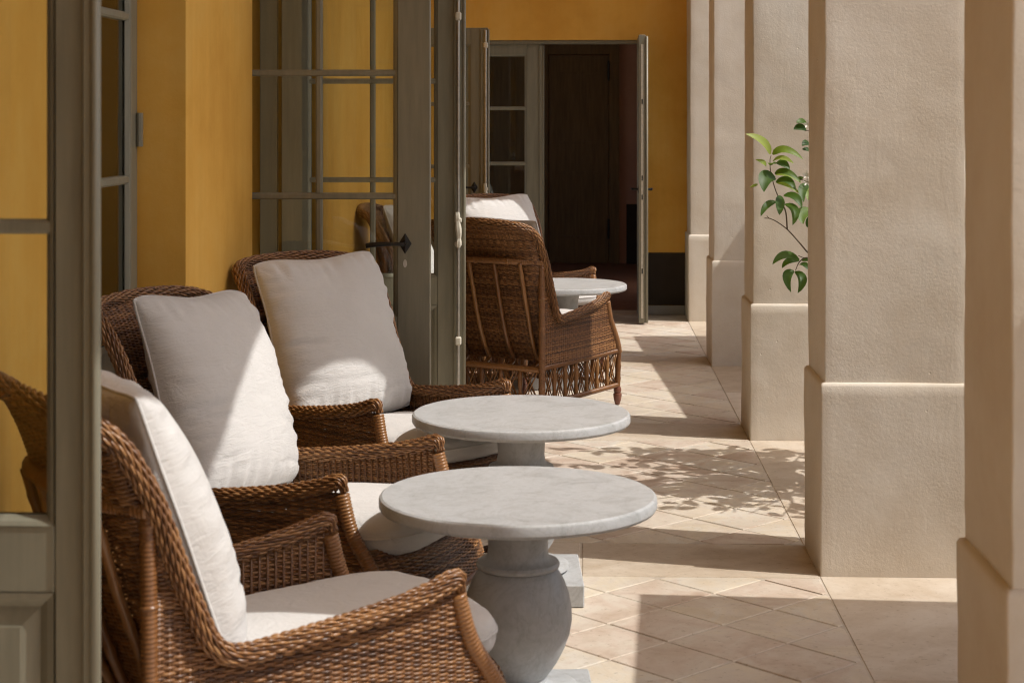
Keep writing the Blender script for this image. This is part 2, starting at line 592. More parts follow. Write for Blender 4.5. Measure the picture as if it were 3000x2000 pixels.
HD = 0.186                     # half diagonal of a tile cell
JO = 0.0065                    # joint taken off each side (half diagonal)
bays = []
ys = PIL_Y + [END_Y - 0.48]
for i in range(len(ys) - 1):
    bays.append((ys[i] + PD - 0.01, ys[i + 1] - 0.03))
cells = []
for (y0, y1) in bays:
    m0, m1 = int((-1.35 - 0.457) / HD) - 2, int((0.86 - 0.457) / HD) + 3
    n0, n1 = int((y0 - 6.026) / HD) - 2, int((y1 - 6.026) / HD) + 3
    for m in range(m0, m1):
        for n in range(n0, n1):
            if (m + n) % 2 == 0:
                continue
            cx, cy = 0.457 + m * HD, 6.026 + n * HD
            h = HD - JO
            jt = lambda: random.uniform(-0.0016, 0.0016)
            poly = [(cx + h + jt(), cy + jt()), (cx + jt(), cy + h + jt()), (cx - h + jt(), cy + jt()), (cx + jt(), cy - h + jt())]
            for ax, val, less in ((0, 0.846, True), (0, -1.350, False), (1, y1 - 0.004, True), (1, y0 + 0.004, False)):
                poly = clip(poly, ax, val, less)
                if len(poly) < 3:
                    break
            if len(poly) < 3:
                continue
            area = 0.5 * abs(sum(poly[i][0] * poly[(i + 1) % len(poly)][1] - poly[(i + 1) % len(poly)][0] * poly[i][1] for i in range(len(poly))))
            if area < 0.0012:
                continue
            cells.append((cx, cy, poly, False))
def shown(c):
    x, y = c[0], c[1]
    return y > 4.75 and x > -0.75 and x < 0.11 * y * 2.2 + 0.6
cells.sort(key=lambda c: (not shown(c), c[1]))
h = HD - JO
v, f = slab_geo([(h, 0), (0, h), (-h, 0), (0, -h)], -0.02, 0.0, 0.0025)
t_mb = MB()
t_mb.add(v, f, 0.0)
tile_me = t_mb.mesh('tile', M['tile'])
rest = MB()
for k, (cx, cy, poly, full) in enumerate(cells):
    dz = random.uniform(-0.0012, 0.0012)
    if k < 290:
        if full:
            o = put('tile', tile_me, floor, (cx, cy, dz))
        else:
            a = MB()
            v, f = slab_geo([(x - cx, y - cy) for x, y in poly], -0.02, 0.0, 0.0025)
            a.add(v, f, 0.0)
            o = build(a, 'tile', 'tile', floor, loc=(cx, cy, dz))
        o.rotation_euler = (random.uniform(-0.004, 0.004), random.uniform(-0.004, 0.004), random.uniform(-0.006, 0.006) if full else 0)
    else:
        v, f = slab_geo(poly, -0.02, dz, 0.0025)
        rest.add(v, f, random.random())
tag(build(rest, 'tile_field', 'tile', floor), kind='stuff')

def slab(lo, hi):
    x0, y0 = lo
    x1, y1 = hi
    a = MB()
    cx, cy = (x0 + x1) / 2, (y0 + y1) / 2
    v, f = slab_geo([(x0 - cx, y0 - cy), (x1 - cx, y0 - cy), (x1 - cx, y1 - cy), (x0 - cx, y1 - cy)], -0.03, 0.0, 0.003)
    a.add(v, f, 0.0)
    build(a, 'stone_slab', 'slab', floor, loc=(cx, cy, random.uniform(-0.0006, 0.0010)))
for i, y in enumerate(PIL_Y):
    xs = [-1.350, -0.82, 0.0, 0.853]
    for a, b in zip(xs[:-1], xs[1:]):
        slab((a + 0.003, y - 0.027), (b - 0.003, y + PD - 0.013))
for (y0, y1) in bays:
    ym = (y0 + y1) / 2
    slab((0.853, y0 + 0.012), (1.415, ym - 0.003))
    slab((0.853, ym + 0.003), (1.415, y1 + 0.026))

# ceiling
mb = MB()
mb.box((-1.72, -7.2, CEIL), (1.9, END_Y + 0.3, CEIL + 0.3))
tag(build(mb, 'ceiling', 'ceiling'), 'pale plaster ceiling of the gallery', 'ceiling', kind='structure')

# pillars
def rough_box(mbx, lo, hi, step, ch, amp, seed, cap_in=0.0, cap_h=0.0):
    """box of plaster: rounded vertical edges, slightly wavy faces; optional sloping top"""
    x0, y0, z0 = lo
    x1, y1, z1 = hi
    ring = []
    def edge(a, b):
        n = max(2, int(math.hypot(b[0] - a[0], b[1] - a[1]) / step))
        for k in range(n):
            t = k / n
            ring.append((a[0] + (b[0] - a[0]) * t, a[1] + (b[1] - a[1]) * t))
    def arc(cx, cy, a0):
        for k in range(4):
            a = a0 + k / 4 * math.pi / 2
            ring.append((cx + ch * math.cos(a), cy + ch * math.sin(a)))
    edge((x0 + ch, y0), (x1 - ch, y0)); arc(x1 - ch, y0 + ch, -math.pi / 2)
    edge((x1, y0 + ch), (x1, y1 - ch)); arc(x1 - ch, y1 - ch, 0)
    edge((x1 - ch, y1), (x0 + ch, y1)); arc(x0 + ch, y1 - ch, math.pi / 2)
    edge((x0, y1 - ch), (x0, y0 + ch)); arc(x0 + ch, y0 + ch, math.pi)
    n = len(ring)
    zs = list(np.linspace(z0, z1, max(2, int((z1 - z0) / step) + 1)))
    cx, cy = (x0 + x1) / 2, (y0 + y1) / 2
    V = []
    for z in zs:
        for (x, y) in ring:
            d = noise.noise_vector(Vector((x * 3.1 + seed, y * 3.1, z * 2.3)))
            e = noise.noise_vector(Vector((x * 14 + seed, y * 14, z * 11))) * 0.7 + noise.noise_vector(Vector((x * 31 + seed, y * 31, z * 27))) * 0.3
            V.append((x + amp * d.x + amp * 0.45 * e.x, y + amp * d.y + amp * 0.45 * e.y, z))
    rows = len(zs)
    if cap_h:
        for (kin, kz) in ((0.35, 0.75), (1.0, 1.0), (3.0, 1.05)):
            for i, (x, y) in enumerate(ring):
                bx, by, bz = V[(rows - 1) * n + i]
                sx = min(1, max(-1, (cx - x) / ((x1 - x0) / 2)))
                sy = min(1, max(-1, (cy - y) / ((y1 - y0) / 2)))
                qx = cap_in * kin * (1 if sx > 0.97 else -1 if sx < -0.97 else sx)
                qy = cap_in * kin * (1 if sy > 0.97 else -1 if sy < -0.97 else sy)
                w = noise.noise(Vector((x * 9 + seed, y * 9, 3)))
                V.append((bx + qx, by + qy, z1 + cap_h * kz + 0.0015 * w))
        rows += 3
    F = []
    for a in range(rows - 1):
        for i in range(n):
            j = (i + 1) % n
            F.append((a * n + i, a * n + j, (a + 1) * n + j, (a + 1) * n + i))
    F.append(tuple((rows - 1) * n + i for i in range(n)))
    mbx.add(V, F)

pil_labels = {3: 'tan plaster pillar cut by the right edge of the picture, nearest the camera',
              4: 'broad sunlit plaster pillar with lemon leaves showing at its left side',
              5: 'plaster pillar directly behind the lemon branch',
              6: 'narrow looking plaster pillar whose plinth is half in shadow, third from the right edge'}
SPRING, CROWN = 3.25, 4.63
for i, y in enumerate(PIL_Y):
    p = empty('pillar', (PX0, y, 0))
    near = i >= 3
    st = 0.035 if near else 0.2
    a = MB()
    rough_box(a, (0, 0, -0.004), (PX1 - PX0, PD, 0.676), st, 0.007, 0.0055, i * 7.3, 0.016, 0.014)
    build(a, 'plinth', 'pillar', p, True, 50)
    a = MB()
    rough_box(a, (0.016, 0.016, 0.66), (PX1 - PX0 - 0.016, PD - 0.016, 3.2), st, 0.006, 0.0055, i * 5.1 + 2)
    rough_box(a, (0.016, 0.016, 3.2), (PX1 - PX0 - 0.016, PD - 0.016, SPRING), 0.3, 0.007, 0.0, i * 5.1 + 2)
    build(a, 'shaft', 'pillar', p, True, 50)
    lab = pil_labels.get(i)
    if lab:
        tag(p, lab, 'pillar', 'pillars of the arcade')
    else:
        tag(p, 'plaster pillar of the arcade behind the viewpoint', 'pillar', 'pillars behind the viewpoint')
p = empty('pillar', (PX0, END_Y - 0.48, 0))
a = MB()
rough_box(a, (0, 0, -0.004), (PX1 - PX0, 0.48, 0.676), 0.04, 0.008, 0.0035, 91, 0.016, 0.014)
build(a, 'plinth', 'pillar', p, True, 50)
a = MB()
rough_box(a, (0.016, 0.016, 0.66), (PX1 - PX0 - 0.016, 0.48, SPRING), 0.04, 0.007, 0.003, 95)
build(a, 'shaft', 'pillar', p, True, 50)
tag(p, 'farthest plaster half pillar joined to the ochre end wall', 'pillar', 'pillars of the arcade')

# arches over the pillars
mb = MB()
x0, x1 = PX0 + 0.018, PX1 - 0.018
tops = [(-7.2, PIL_Y[0] + 0.02)]
edges = [(y + 0.016, y + PD - 0.016) for y in PIL_Y] + [(END_Y - 0.464, END_Y)]
for i in range(len(edges) - 1):
    ya, yb = edges[i][1], edges[i + 1][0]
    N = 20
    hw, rise = (yb - ya) / 2, CROWN - SPRING
    ym = (ya + yb) / 2
    pts = [(ym - hw * math.cos(math.pi * k / N), SPRING + rise * math.sin(math.pi * k / N)) for k in range(N + 1)]
    for k in range(N):
        (a0, b0), (a1, b1) = pts[k], pts[k + 1]
        mb.add([(x0, a0, b0), (x0, a1, b1), (x0, a1, CEIL), (x0, a0, CEIL), (x1, a0, b0), (x1, a1, b1), (x1, a1, CEIL), (x1, a0, CEIL)],
               [(0, 3, 2, 1), (4, 5, 6, 7), (0, 1, 5, 4)])
for (ya, yb) in edges:
    mb.box((x0, ya, SPRING), (x1, yb, CEIL))
mb.box((x0, -7.2, 0), (x1, edges[0][0], CEIL))
tag(build(mb, 'arcade_wall', 'pillar'), 'plaster wall of arches carried by the pillars', 'wall')

# ochre gallery wall with door openings
OPEN = [(1.50, 3.15, 2.5), (4.55, 5.92, 2.5), (7.13, 8.985, 2.5), (12.64, 14.30, 2.32)]
mb = MB()
ycur = -7.2
for (a, b, hh) in OPEN:
    mb.box((-1.72, ycur, 0.0), (WALL_X, a, CEIL))
    mb.box((-1.72, a, hh), (WALL_X, b, CEIL))
    ycur = b
mb.box((-1.72, ycur, 0.0), (WALL_X, END_Y + 0.3, CEIL))
gw = tag(build(mb, 'gallery_wall', 'ochre'), 'ochre limewashed wall with door openings along the left of the gallery', 'wall')
for (a, b) in ((3.15, 4.55), (5.92, 7.13), (8.985, 12.64)):
    d = MB()
    d.box((WALL_X - 0.002, a + 0.001, 0.0), (WALL_X + 0.006, b - 0.001, 0.51))
    build(d, 'dado', 'dado', gw)
# end wall behind the camera
mb = MB()
mb.box((-1.72, -7.4, 0), (1.4, -7.2, CEIL))
tag(build(mb, 'back_wall', 'ochre'), 'ochre wall closing the gallery behind the viewpoint', 'wall')

# end wall with its doorway
EX0, EX1, EH = -0.98, 0.495, 2.265
mb = MB()
mb.box((WALL_X, END_Y, 0), (EX0, END_Y + 0.3, CEIL))
mb.box((EX1, END_Y, 0), (PX1 + 0.4, END_Y + 0.3, CEIL))
mb.box((EX0, END_Y, EH), (EX1, END_Y + 0.3, CEIL))
ew = tag(build(mb, 'end_wall', 'ochre'), 'ochre limewashed end wall with a black painted dado', 'wall')
d = MB()
d.box((EX1 + 0.03, END_Y - 0.006, 0.075), (PX0 + 0.001, END_Y + 0.002, 0.51), 0.002)
d.box((WALL_X, END_Y - 0.006, 0.075), (EX0 - 0.03, END_Y + 0.002, 0.51), 0.002)
build(d, 'dado', 'dado', ew)
d = MB()
d.box((EX1 + 0.03, END_Y - 0.012, 0.0), (PX0 + 0.001, END_Y + 0.002, 0.073), 0.003)
build(d, 'skirting', 'skirt', ew)

# room beyond the end doorway
RY1, RX0, RX1, RH = 19.3, -2.2, 1.75, 3.0
room = empty('far_room', (0, END_Y + 0.3, 0))
oy = END_Y + 0.3
def rpart(name, mat, *boxes):
    a = MB()
    for lo, hi in boxes:
        a.box((lo[0], lo[1] - oy, lo[2]), (hi[0], hi[1] - oy, hi[2]))
    return build(a, name, mat, room)
rpart('room_floor', 'roomtile', ((RX0, END_Y + 0.3, -0.1), (RX1, RY1, 0.0)))
rpart('threshold', 'slab', ((EX0 + 0.001, END_Y - 0.001, -0.1), (EX1 - 0.001, END_Y + 0.2995, 0.0)))
rpart('rear_wall', 'pink', ((RX0, RY1, 0), (RX1, RY1 + 0.2, RH)))
rpart('rear_dark_sheet', 'darkwood', ((RX0, RY1 - 0.02, 0), (-0.51, RY1 + 0.001, RH)))  # dark sheet added on the rose wall so the end-door panes look dark
rpart('side_wall', 'room', ((RX0 - 0.2, oy, 0), (RX0, 15.6, RH)), ((RX0 - 0.2, 17.6, 0), (RX0, RY1, RH)), ((RX0 - 0.2, 15.6, 0), (RX0, 17.6, 0.7)), ((RX0 - 0.2, 15.6, 2.5), (RX0, 17.6, RH)))  # unseen opening added in this wall so sky light brightens the room
WY0, WY1, WZ0, WZ1 = 16.15, 16.98, 0.02, 2.05
rpart('window_wall', 'room', ((RX1, oy, 0), (RX1 + 0.2, WY0, RH)), ((RX1, WY1, 0), (RX1 + 0.2, RY1, RH)),
      ((RX1, WY0, 0), (RX1 + 0.2, WY1, WZ0)), ((RX1, WY0, WZ1), (RX1 + 0.2, WY1, RH)))
rpart('room_ceiling', 'room', ((RX0 - 0.2, oy, RH), (RX1 + 0.2, RY1 + 0.2, RH + 0.2)))
rpart('dado', 'dado', ((0.50, RY1 - 0.012, 0), (RX1, RY1 + 0.001, 0.66)))
rpart('dado_rail', 'pink', ((0.50, RY1 - 0.03, 0.66), (RX1, RY1 + 0.001, 0.69)))
tag(room, 'dim room with rose walls seen through the end doorway', 'room')

dd = empty('wooden_door', (0, RY1, 0))
a = MB(); a.box((-0.36, -0.05, 0.01), (0.30, -0.01, 2.30)); build(a, 'door_board', 'darkwood', dd)
for (z0, z1) in ((1.32, 2.12), (0.28, 1.02)):
    a = MB()
    xa, xb = -0.24, 0.18
    a.box((xa, -0.064, z0), (xb, -0.052, z0 + 0.03)); a.box((xa, -0.064, z1 - 0.03), (xb, -0.052, z1))
    a.box((xa, -0.064, z0 + 0.03), (xa + 0.03, -0.052, z1 - 0.03)); a.box((xb - 0.03, -0.064, z0 + 0.03), (xb, -0.052, z1 - 0.03))
    build(a, 'panel_moulding', 'darkwood', dd)
a = MB()
a.box((-0.50, -0.075, 0.0), (-0.365, 0.01, 2.44), 0.004); a.box((0.305, -0.075, 0.0), (0.42, 0.01, 2.44), 0.004); a.box((-0.365, -0.075, 2.31), (0.305, 0.01, 2.44), 0.004)
build(a, 'frame', 'darkwood', dd)
for z in (0.28, 2.02):
    a = MB(); a.tube([(0.302, -0.085, z), (0.302, -0.085, z + 0.22)], 0.012, 8); build(a, 'hinge', 'iron', dd)
tag(dd, 'dark brown panelled wooden door deep inside the far room', 'door')

# rooms behind the left wall (dim)
rm = empty('side_room', (-1.72, 5, 0))
a = MB()
for lo, hi in (((-3.2, -4, -0.1), (0, 6, 0)), ((-3.4, -4, 0), (-3.2, 6, 3.0)), ((-3.4, -4.2, 0), (0, -4, 3.0)), ((-3.4, 6, 0), (0, 6.2, 3.0)), ((-3.4, -4.2, 3.0), (0, 6.2, 3.2))):
    a.box(lo, hi)
build(a, 'room_shell', 'room', rm)
tag(rm, 'dim room behind the glazed doors of the left wall', 'room')

# ------------------------------------------------------------------ door leaves
def moulding_frame(mbx, x0, x1, z0, z1, yf, w, dep):
    """sloping bead on the inside of a rectangular opening; yf = face, goes in by dep (signed)"""
    o = [(x0, z0), (x1, z0), (x1, z1), (x0, z1)]
    i = [(x0 + w, z0 + w), (x1 - w, z0 + w), (x1 - w, z1 - w), (x0 + w, z1 - w)]
    mid = [((a[0] * 0.55 + b[0] * 0.45), (a[1] * 0.55 + b[1] * 0.45)) for a, b in zip(o, i)]
    V = [(x, yf, z) for x, z in o] + [(x, yf + dep * 0.25, z) for x, z in mid] + [(x, yf + dep, z) for x, z in i]
    F = []
    for l in (0, 1):
        for k in range(4):
            j = (k + 1) % 4
            F.append((l * 4 + k, l * 4 + j, (l + 1) * 4 + j, (l + 1) * 4 + k))
    mbx.add(V, F)

def muntin_geo(mbx, a, b, horiz, w, t):
    """glazing bar with a chamfered profile; a, b = (x, z) ends"""
    prof = [(-w / 2, -t * 0.35), (-w * 0.28, -t / 2), (w * 0.28, -t / 2), (w / 2, -t * 0.35), (w / 2, t * 0.35), (w * 0.28, t / 2), (-w * 0.28, t / 2), (-w / 2, t * 0.35)]
    V = []
    for (x, z) in (a, b):
        for (p, q) in prof:
            V.append((x, q, z + p) if horiz else (x + p, q, z))
    F = [(k, (k + 1) % 8, 8 + (k + 1) % 8, 8 + k) for k in range(8)]
    mbx.add(V, F + [tuple(range(8)), tuple(range(15, 7, -1))])

def handle(parent, x, z, ysgn, direction, mat='iron', plate=True, length=0.155):
    y0 = 0.0235 * ysgn
    a = MB()
    if plate:
        s = 0.027
        a.add([(x - s, y0, z), (x, y0, z - s * 1.6), (x + s, y0, z), (x, y0, z + s * 1.6), (x, y0 + 0.012 * ysgn, z),
               ], [(0, 1, 4), (1, 2, 4), (2, 3, 4), (3, 0, 4)])
    a.tube([(x, y0, z), (x, y0 + 0.05 * ysgn, z)], 0.009, 8)
    pth = spline([(x, y0 + 0.05 * ysgn, z), (x + direction * 0.03, y0 + 0.056 * ysgn, z + 0.002), (x + direction * length * 0.7, y0 + 0.054 * ysgn, z), (x + direction * length, y0 + 0.05 * ysgn, z - 0.006)], 16)
    a.tube(pth, np.concatenate([np.linspace(0.009, 0.006, 5), np.linspace(0.0085, 0.011, 11)]), 8)
    return build(a, 'handle', mat, parent, True, 40)

def leaf_door(label, cat, loc, rz, w, hgt, stile, pane_bottom, bars, panel_top, vert=1, bar_w=0.03, top=0.12,
              bottom=0.2, strip=None, hnd=None, bolt=None, group=None, th=0.045, strip_w=0.05):
    L = empty('french_door_leaf', loc, rz)
    tag(L, label, cat, group)
    y = th / 2
    z0 = 0.012
    for (xa, xb) in ((0, stile), (w - stile, w)):
        a = MB(); a.box((xa, -y, z0), (xb, y, hgt), 0.003); build(a, 'stile', 'taupe', L)
    ia, ib = stile + 0.0006, w - stile - 0.0006
    for (nm, za, zb) in (('top_rail', hgt - top, hgt), ('middle_rail', panel_top, pane_bottom), ('bottom_rail', z0, bottom)):
        a = MB(); a.box((ia, -y + 0.0008, za), (ib, y - 0.0008, zb), 0.0015); build(a, nm, 'taupe', L)
    ztop = hgt - top
    # beads round the glass and the panel
    a = MB()
    for s in (-1, 1):
        moulding_frame(a, ia, ib, pane_bottom, ztop, s * (y + 0.0012), 0.018, -s * 0.017)
    build(a, 'glazing_bead', 'taupe', L)
    a = MB()
    for s in (-1, 1):
        moulding_frame(a, ia, ib, bottom, panel_top, s * (y + 0.0012), 0.03, -s * 0.018)
    build(a, 'panel_moulding', 'taupe', L)
    a = MB()
    e = 0.03
    px0, px1, pz0, pz1 = ia + e, ib - e, bottom + e, panel_top - e
    a.box((px0 - 0.01, -0.006, pz0 - 0.01), (px1 + 0.01, 0.006, pz1 + 0.01))
    for s in (-1, 1):
        g = 0.035
        V = [(px0, s * 0.0062, pz0), (px1, s * 0.0062, pz0), (px1, s * 0.0062, pz1), (px0, s * 0.0062, pz1),
             (px0 + g, s * 0.015, pz0 + g), (px1 - g, s * 0.015, pz0 + g), (px1 - g, s * 0.015, pz1 - g), (px0 + g, s * 0.015, pz1 - g)]
        a.add(V, [(0, 1, 5, 4), (1, 2, 6, 5), (2, 3, 7, 6), (3, 0, 4, 7), (4, 5, 6, 7)])
    build(a, 'panel', 'taupe', L)
    xs = [ia] + [ia + (ib - ia) * (k + 1) / (vert + 1) for k in range(vert)] + [ib]
    zs = [pane_bottom] + [b for b in bars if b < ztop - 0.05] + [ztop]
    for zb in zs[1:-1]:
        a = MB(); muntin_geo(a, (ia + 0.004, zb), (ib - 0.004, zb), True, bar_w, th * 0.86); build(a, 'muntin', 'taupe', L)
    for xv in xs[1:-1]:
        for za, zb in zip(zs[:-1], zs[1:]):
            a = MB()
            muntin_geo(a, (xv, za + (bar_w / 2 if za > pane_bottom else 0.004)), (xv, zb - (bar_w / 2 if zb < ztop else 0.004)), False, bar_w, th * 0.85)
            build(a, 'muntin', 'taupe', L)
    for xa, xb in zip(xs[:-1], xs[1:]):
        for za, zb in zip(zs[:-1], zs[1:]):
            a = MB(); a.box((xa + 0.002, -0.0025, za + 0.002), (xb - 0.002, 0.0025, zb - 0.002)); build(a, 'pane', 'glass', L)
    if strip:
        a = MB()
        s = strip
        a.box((w - strip_w, s * (y + 0.0005), z0) if s > 0 else (w - strip_w, s * (y + 0.014), z0), (w + 0.006, s * (y + 0.014), hgt - 0.01) if s > 0 else (w + 0.006, s * (y + 0.0005), hgt - 0.01), 0.004)
        build(a, 'closing_strip', 'taupe', L)
        a = MB(); a.tube([(w + 0.004, s * (y + 0.012), z0 + 0.002), (w + 0.004, s * (y + 0.012), hgt - 0.012)], 0.009, 8); build(a, 'bead', 'taupe', L, True)
    if hnd:
        handle(L, w - hnd[0], hnd[1], hnd[2], hnd[3])
        if len(hnd) > 4:
            a = MB()
            s = hnd[2]
            yy = s * (y + 0.0008)
            a.add([(w - hnd[0] + 0.008 * math.cos(t), yy, hnd[1] - 0.082 + 0.017 * math.sin(t)) for t in np.linspace(0, 2 * math.pi, 12, endpoint=False)] +
                  [(w - hnd[0] + 0.008 * math.cos(t), yy + s * 0.003, hnd[1] - 0.082 + 0.017 * math.sin(t)) for t in np.linspace(0, 2 * math.pi, 12, endpoint=False)],
                  [tuple(range(12)), tuple(range(12, 24))[::-1]] + [(k, (k + 1) % 12, 12 + (k + 1) % 12, 12 + k) for k in range(12)])
            build(a, 'keyhole_daylight', 'nickel', L)  # pale disc in place of daylight showing through an open keyhole
    if bolt:
        xb, s = bolt
        yy = s * (y + 0.026)
        a = MB(); a.tube([(xb, yy, 0.03), (xb, yy, hgt - 0.02)], 0.0085, 10)
        rod = build(a, 'bolt_rod', 'nickel', L, True, 40)
        for zc in (0.49, 2.15):
            a = MB()
            a.box((xb - 0.016, yy - 0.014, zc - 0.020), (xb + 0.016, yy + 0.014, zc + 0.024), 0.007); build(a, 'bolt_guide', 'cream_metal', rod)
        a = MB()
        zc = 1.06
        tw = []
        for k in range(13):
            t = k / 12
            tw.append((xb + 0.004 * math.sin(t * 5), yy - s * -0.008, zc - 0.09 + 0.18 * t))
        a.tube(tw, [0.011, 0.015, 0.015, 0.011, 0.013, 0.015, 0.016, 0.015, 0.013, 0.011, 0.014, 0.014, 0.011], 6)
        a.box((xb - 0.018, yy - 0.012, zc + 0.035), (xb + 0.018, yy + 0.012, zc + 0.062), 0.006)
        a.box((xb - 0.018, yy - 0.012, zc - 0.085), (xb + 0.018, yy + 0.012, zc - 0.06), 0.006)
        build(a, 'bolt_grip', 'cream_metal', rod)
    return L

HX = -1.544
D2 = dict(w=0.923, hgt=2.45, stile=0.135, pane_bottom=0.815, bars=[1.313, 1.821], panel_top=0.67, bar_w=0.027)
leaf_door('near taupe glazed door leaf standing open behind the second armchair, black lever handle', 'door', (HX, 7.165, 0), 0,
          hnd=(0.103, 1.119, -1, -1, True), strip=None, group='open french door leaves', **D2)
leaf_door('far taupe glazed door leaf with cream cremone bolt, standing open beside the rear-view armchair', 'door', (HX, 8.945, 0), 0,
          strip=-1, bolt=(0.915, -1), group='open french door leaves', **dict(D2, w=0.94))
leaf_door('blurred taupe glazed door leaf cut off at the left edge of the picture', 'door', (HX, 3.12, 0), 0, 0.67, 2.45, 0.073, 0.91,
          [1.4476, 1.99], 0.79, vert=0, bar_w=0.026, strip=-1, bottom=0.25, group='open french door leaves', strip_w=0.02)
D1 = dict(w=0.683, hgt=2.45, stile=0.088, pane_bottom=0.885, bars=[1.43, 1.98], panel_top=0.76, vert=0, bar_w=0.028)
closed_leaf = leaf_door('closed glazed door leaf set back beside the ochre jamb, behind the second armchair', 'door', (HX, 5.918, 0), R(-90), group='closed french door leaves', **D1)
leaf_door('closed glazed door leaf hidden mostly behind the blurred open door', 'door', (HX, 4.552, 0), R(90), group='closed french door leaves', **D1)
leaf_door('narrow looking far door leaf with shiny edge, left of the end doorway', 'door', (HX, 12.68, 0), 0, 0.865, 2.28, 0.125, 0.8,
          [1.27, 1.726], 0.65, vert=1, strip=-1, hnd=(0.10, 1.119, -1, -1), strip_w=0.055, bolt=(0.85, -1))
EDL = dict(w=0.655, hgt=2.235, stile=0.134, pane_bottom=0.78, bars=[1.24, 1.70], panel_top=0.62, vert=0, top=0.085)
leaf_door('closed glazed leaf of the end doorway, beside the dark wooden door', 'door', (EX0 + 0.006, END_Y + 0.09, 0), 0, strip=-1, group='leaves of the end doorway', strip_w=0.03, **EDL)
e2 = leaf_door('end doorway leaf standing open edge-on, left of the black dado', 'door', (EX1 - 0.005, END_Y - 0.01, 0), R(-91), group='leaves of the end doorway', th=0.052, strip=1, strip_w=0.03,
          w=0.70, hgt=2.275, stile=0.12, pane_bottom=0.78, bars=[1.24, 1.70], panel_top=0.62, vert=0, top=0.085, hnd=(0.06, 1.06, -1, -1))
handle(e2, 0.64, 1.06, 1, -1, length=0.1)
a = MB(); a.box((0.7005, -0.008, 0.05), (0.7035, 0.010, 2.2), 0.001)
pl_ = build(a, 'lock_plate', 'cream_metal', e2)
for zc in (0.42, 1.0, 1.15, 1.75):
    a = MB(); a.box((0.7037, -0.004, zc - 0.02), (0.7045, 0.006, zc + 0.02)); build(a, 'latch_slot', 'iron', pl_)

# frames in the openings
def frame(label, x0, x1, y0, y1, hgt):
    F = empty('door_frame', ((x0 + x1) / 2, y0, 0))
    ox, oy_ = (x0 + x1) / 2, y0
    for (ya, yb) in ((y0 + 0.001, y0 + 0.045), (y1 - 0.045, y1 - 0.001)):
        a = MB(); a.box((x0 - ox, ya - oy_, 0), (x1 - ox, yb - oy_, hgt), 0.003); build(a, 'jamb', 'taupe', F)
    a = MB(); a.box((x0 - ox, y0 + 0.001 - oy_, hgt + 0.0005), (x1 - ox, y1 - 0.001 - oy_, hgt + 0.039), 0.003); build(a, 'head', 'taupe', F)
    tag(F, label, 'door frame')
frame('taupe frame of the doorway nearest the viewpoint', -1.66, -1.57, 1.50, 3.15, 2.46)
frame('taupe frame of the closed doorway between the ochre jambs', -1.66, -1.57, 4.55, 5.92, 2.46)
frame('taupe frame of the wide doorway with two open leaves', -1.66, -1.57, 7.13, 8.985, 2.46)
frame('taupe frame of the far doorway in the left wall', -1.66, -1.57, 12.64, 14.30, 2.28)
F = empty('door_frame', (EX0, END_Y, 0))
for xa, xb in ((0.001, 0.005), (EX1 - EX0 - 0.03, EX1 - EX0 - 0.001)):
    a = MB(); a.box((xa, 0.06, 0), (xb, 0.16, EH - 0.03), 0.001); build(a, 'jamb', 'taupe', F)
a = MB(); a.box((0.001, 0.03, EH - 0.03), (EX1 - EX0 - 0.001, 0.17, EH - 0.001), 0.002); build(a, 'head', 'taupe', F)
tag(F, 'taupe frame of the end doorway', 'door frame')
# hinge on the ochre jamb
a = MB()
a.tube([(0, 0, 0), (0, 0, 0.115)], 0.012, 8)
build(a, 'hinge', 'taupe', closed_leaf, True, 40, (0.013, 0.034, 1.54))

# ------------------------------------------------------------------ tables
def make_table():
    T = empty('pedestal_table')
    a = MB()
    Rt = 0.378
    prof = [(0.0005, 0.582), (Rt - 0.012, 0.582), (Rt - 0.004, 0.585), (Rt, 0.592), (Rt, 0.610), (Rt - 0.003, 0.616), (Rt - 0.009, 0.620), (0.0005, 0.620)]
    a.lathe(prof, 96)
    build(a, 'tabletop', 'stone', T, True, 28)
    a = MB()
    prof = [(0.135, 0.0765), (0.158, 0.079), (0.168, 0.088), (0.165, 0.098), (0.150, 0.104), (0.118, 0.107), (0.098, 0.112), (0.083, 0.120), (0.080, 0.128),
            (0.090, 0.142), (0.108, 0.168), (0.127, 0.205), (0.141, 0.243), (0.147, 0.280), (0.146, 0.315), (0.139, 0.350), (0.126, 0.385), (0.110, 0.412), (0.102, 0.419),
            (0.112, 0.423), (0.114, 0.431), (0.110, 0.438), (0.092, 0.442), (0.084, 0.452), (0.081, 0.475), (0.083, 0.52), (0.090, 0.56), (0.098, 0.5815)]
    pr = np.array(prof)
    fine = [pr[0]]
    for k in range(len(pr) - 1):
        fine.append(pr[k + 1])
    a.lathe(fine, 64)
    build(a, 'pedestal', 'stone', T, True, 40)
    a = MB(); a.box((-0.208, -0.208, 0.001), (0.208, 0.208, 0.0765), 0.004); build(a, 'plinth', 'stone', T)
    return T
t0 = make_table()
tabs = [((-0.172, 4.735, 0), 4, 'round grey stone pedestal table nearest the viewpoint, its bulbous foot in view'),
        ((-0.208, 6.03, 0), 3, 'round grey stone table between the nearest table and the rear-view armchair'),
        ((-0.10, 10.62, 0), 0, 'small looking far stone table behind the rear-view armchair')]
for k, (loc, rz, lab) in enumerate(tabs):
    t = t0 if k == 0 else copy_tree(t0)
    t.location = loc
    t.rotation_euler = (0, 0, R(rz))
    tag(t, lab, 'table', 'stone pedestal tables')

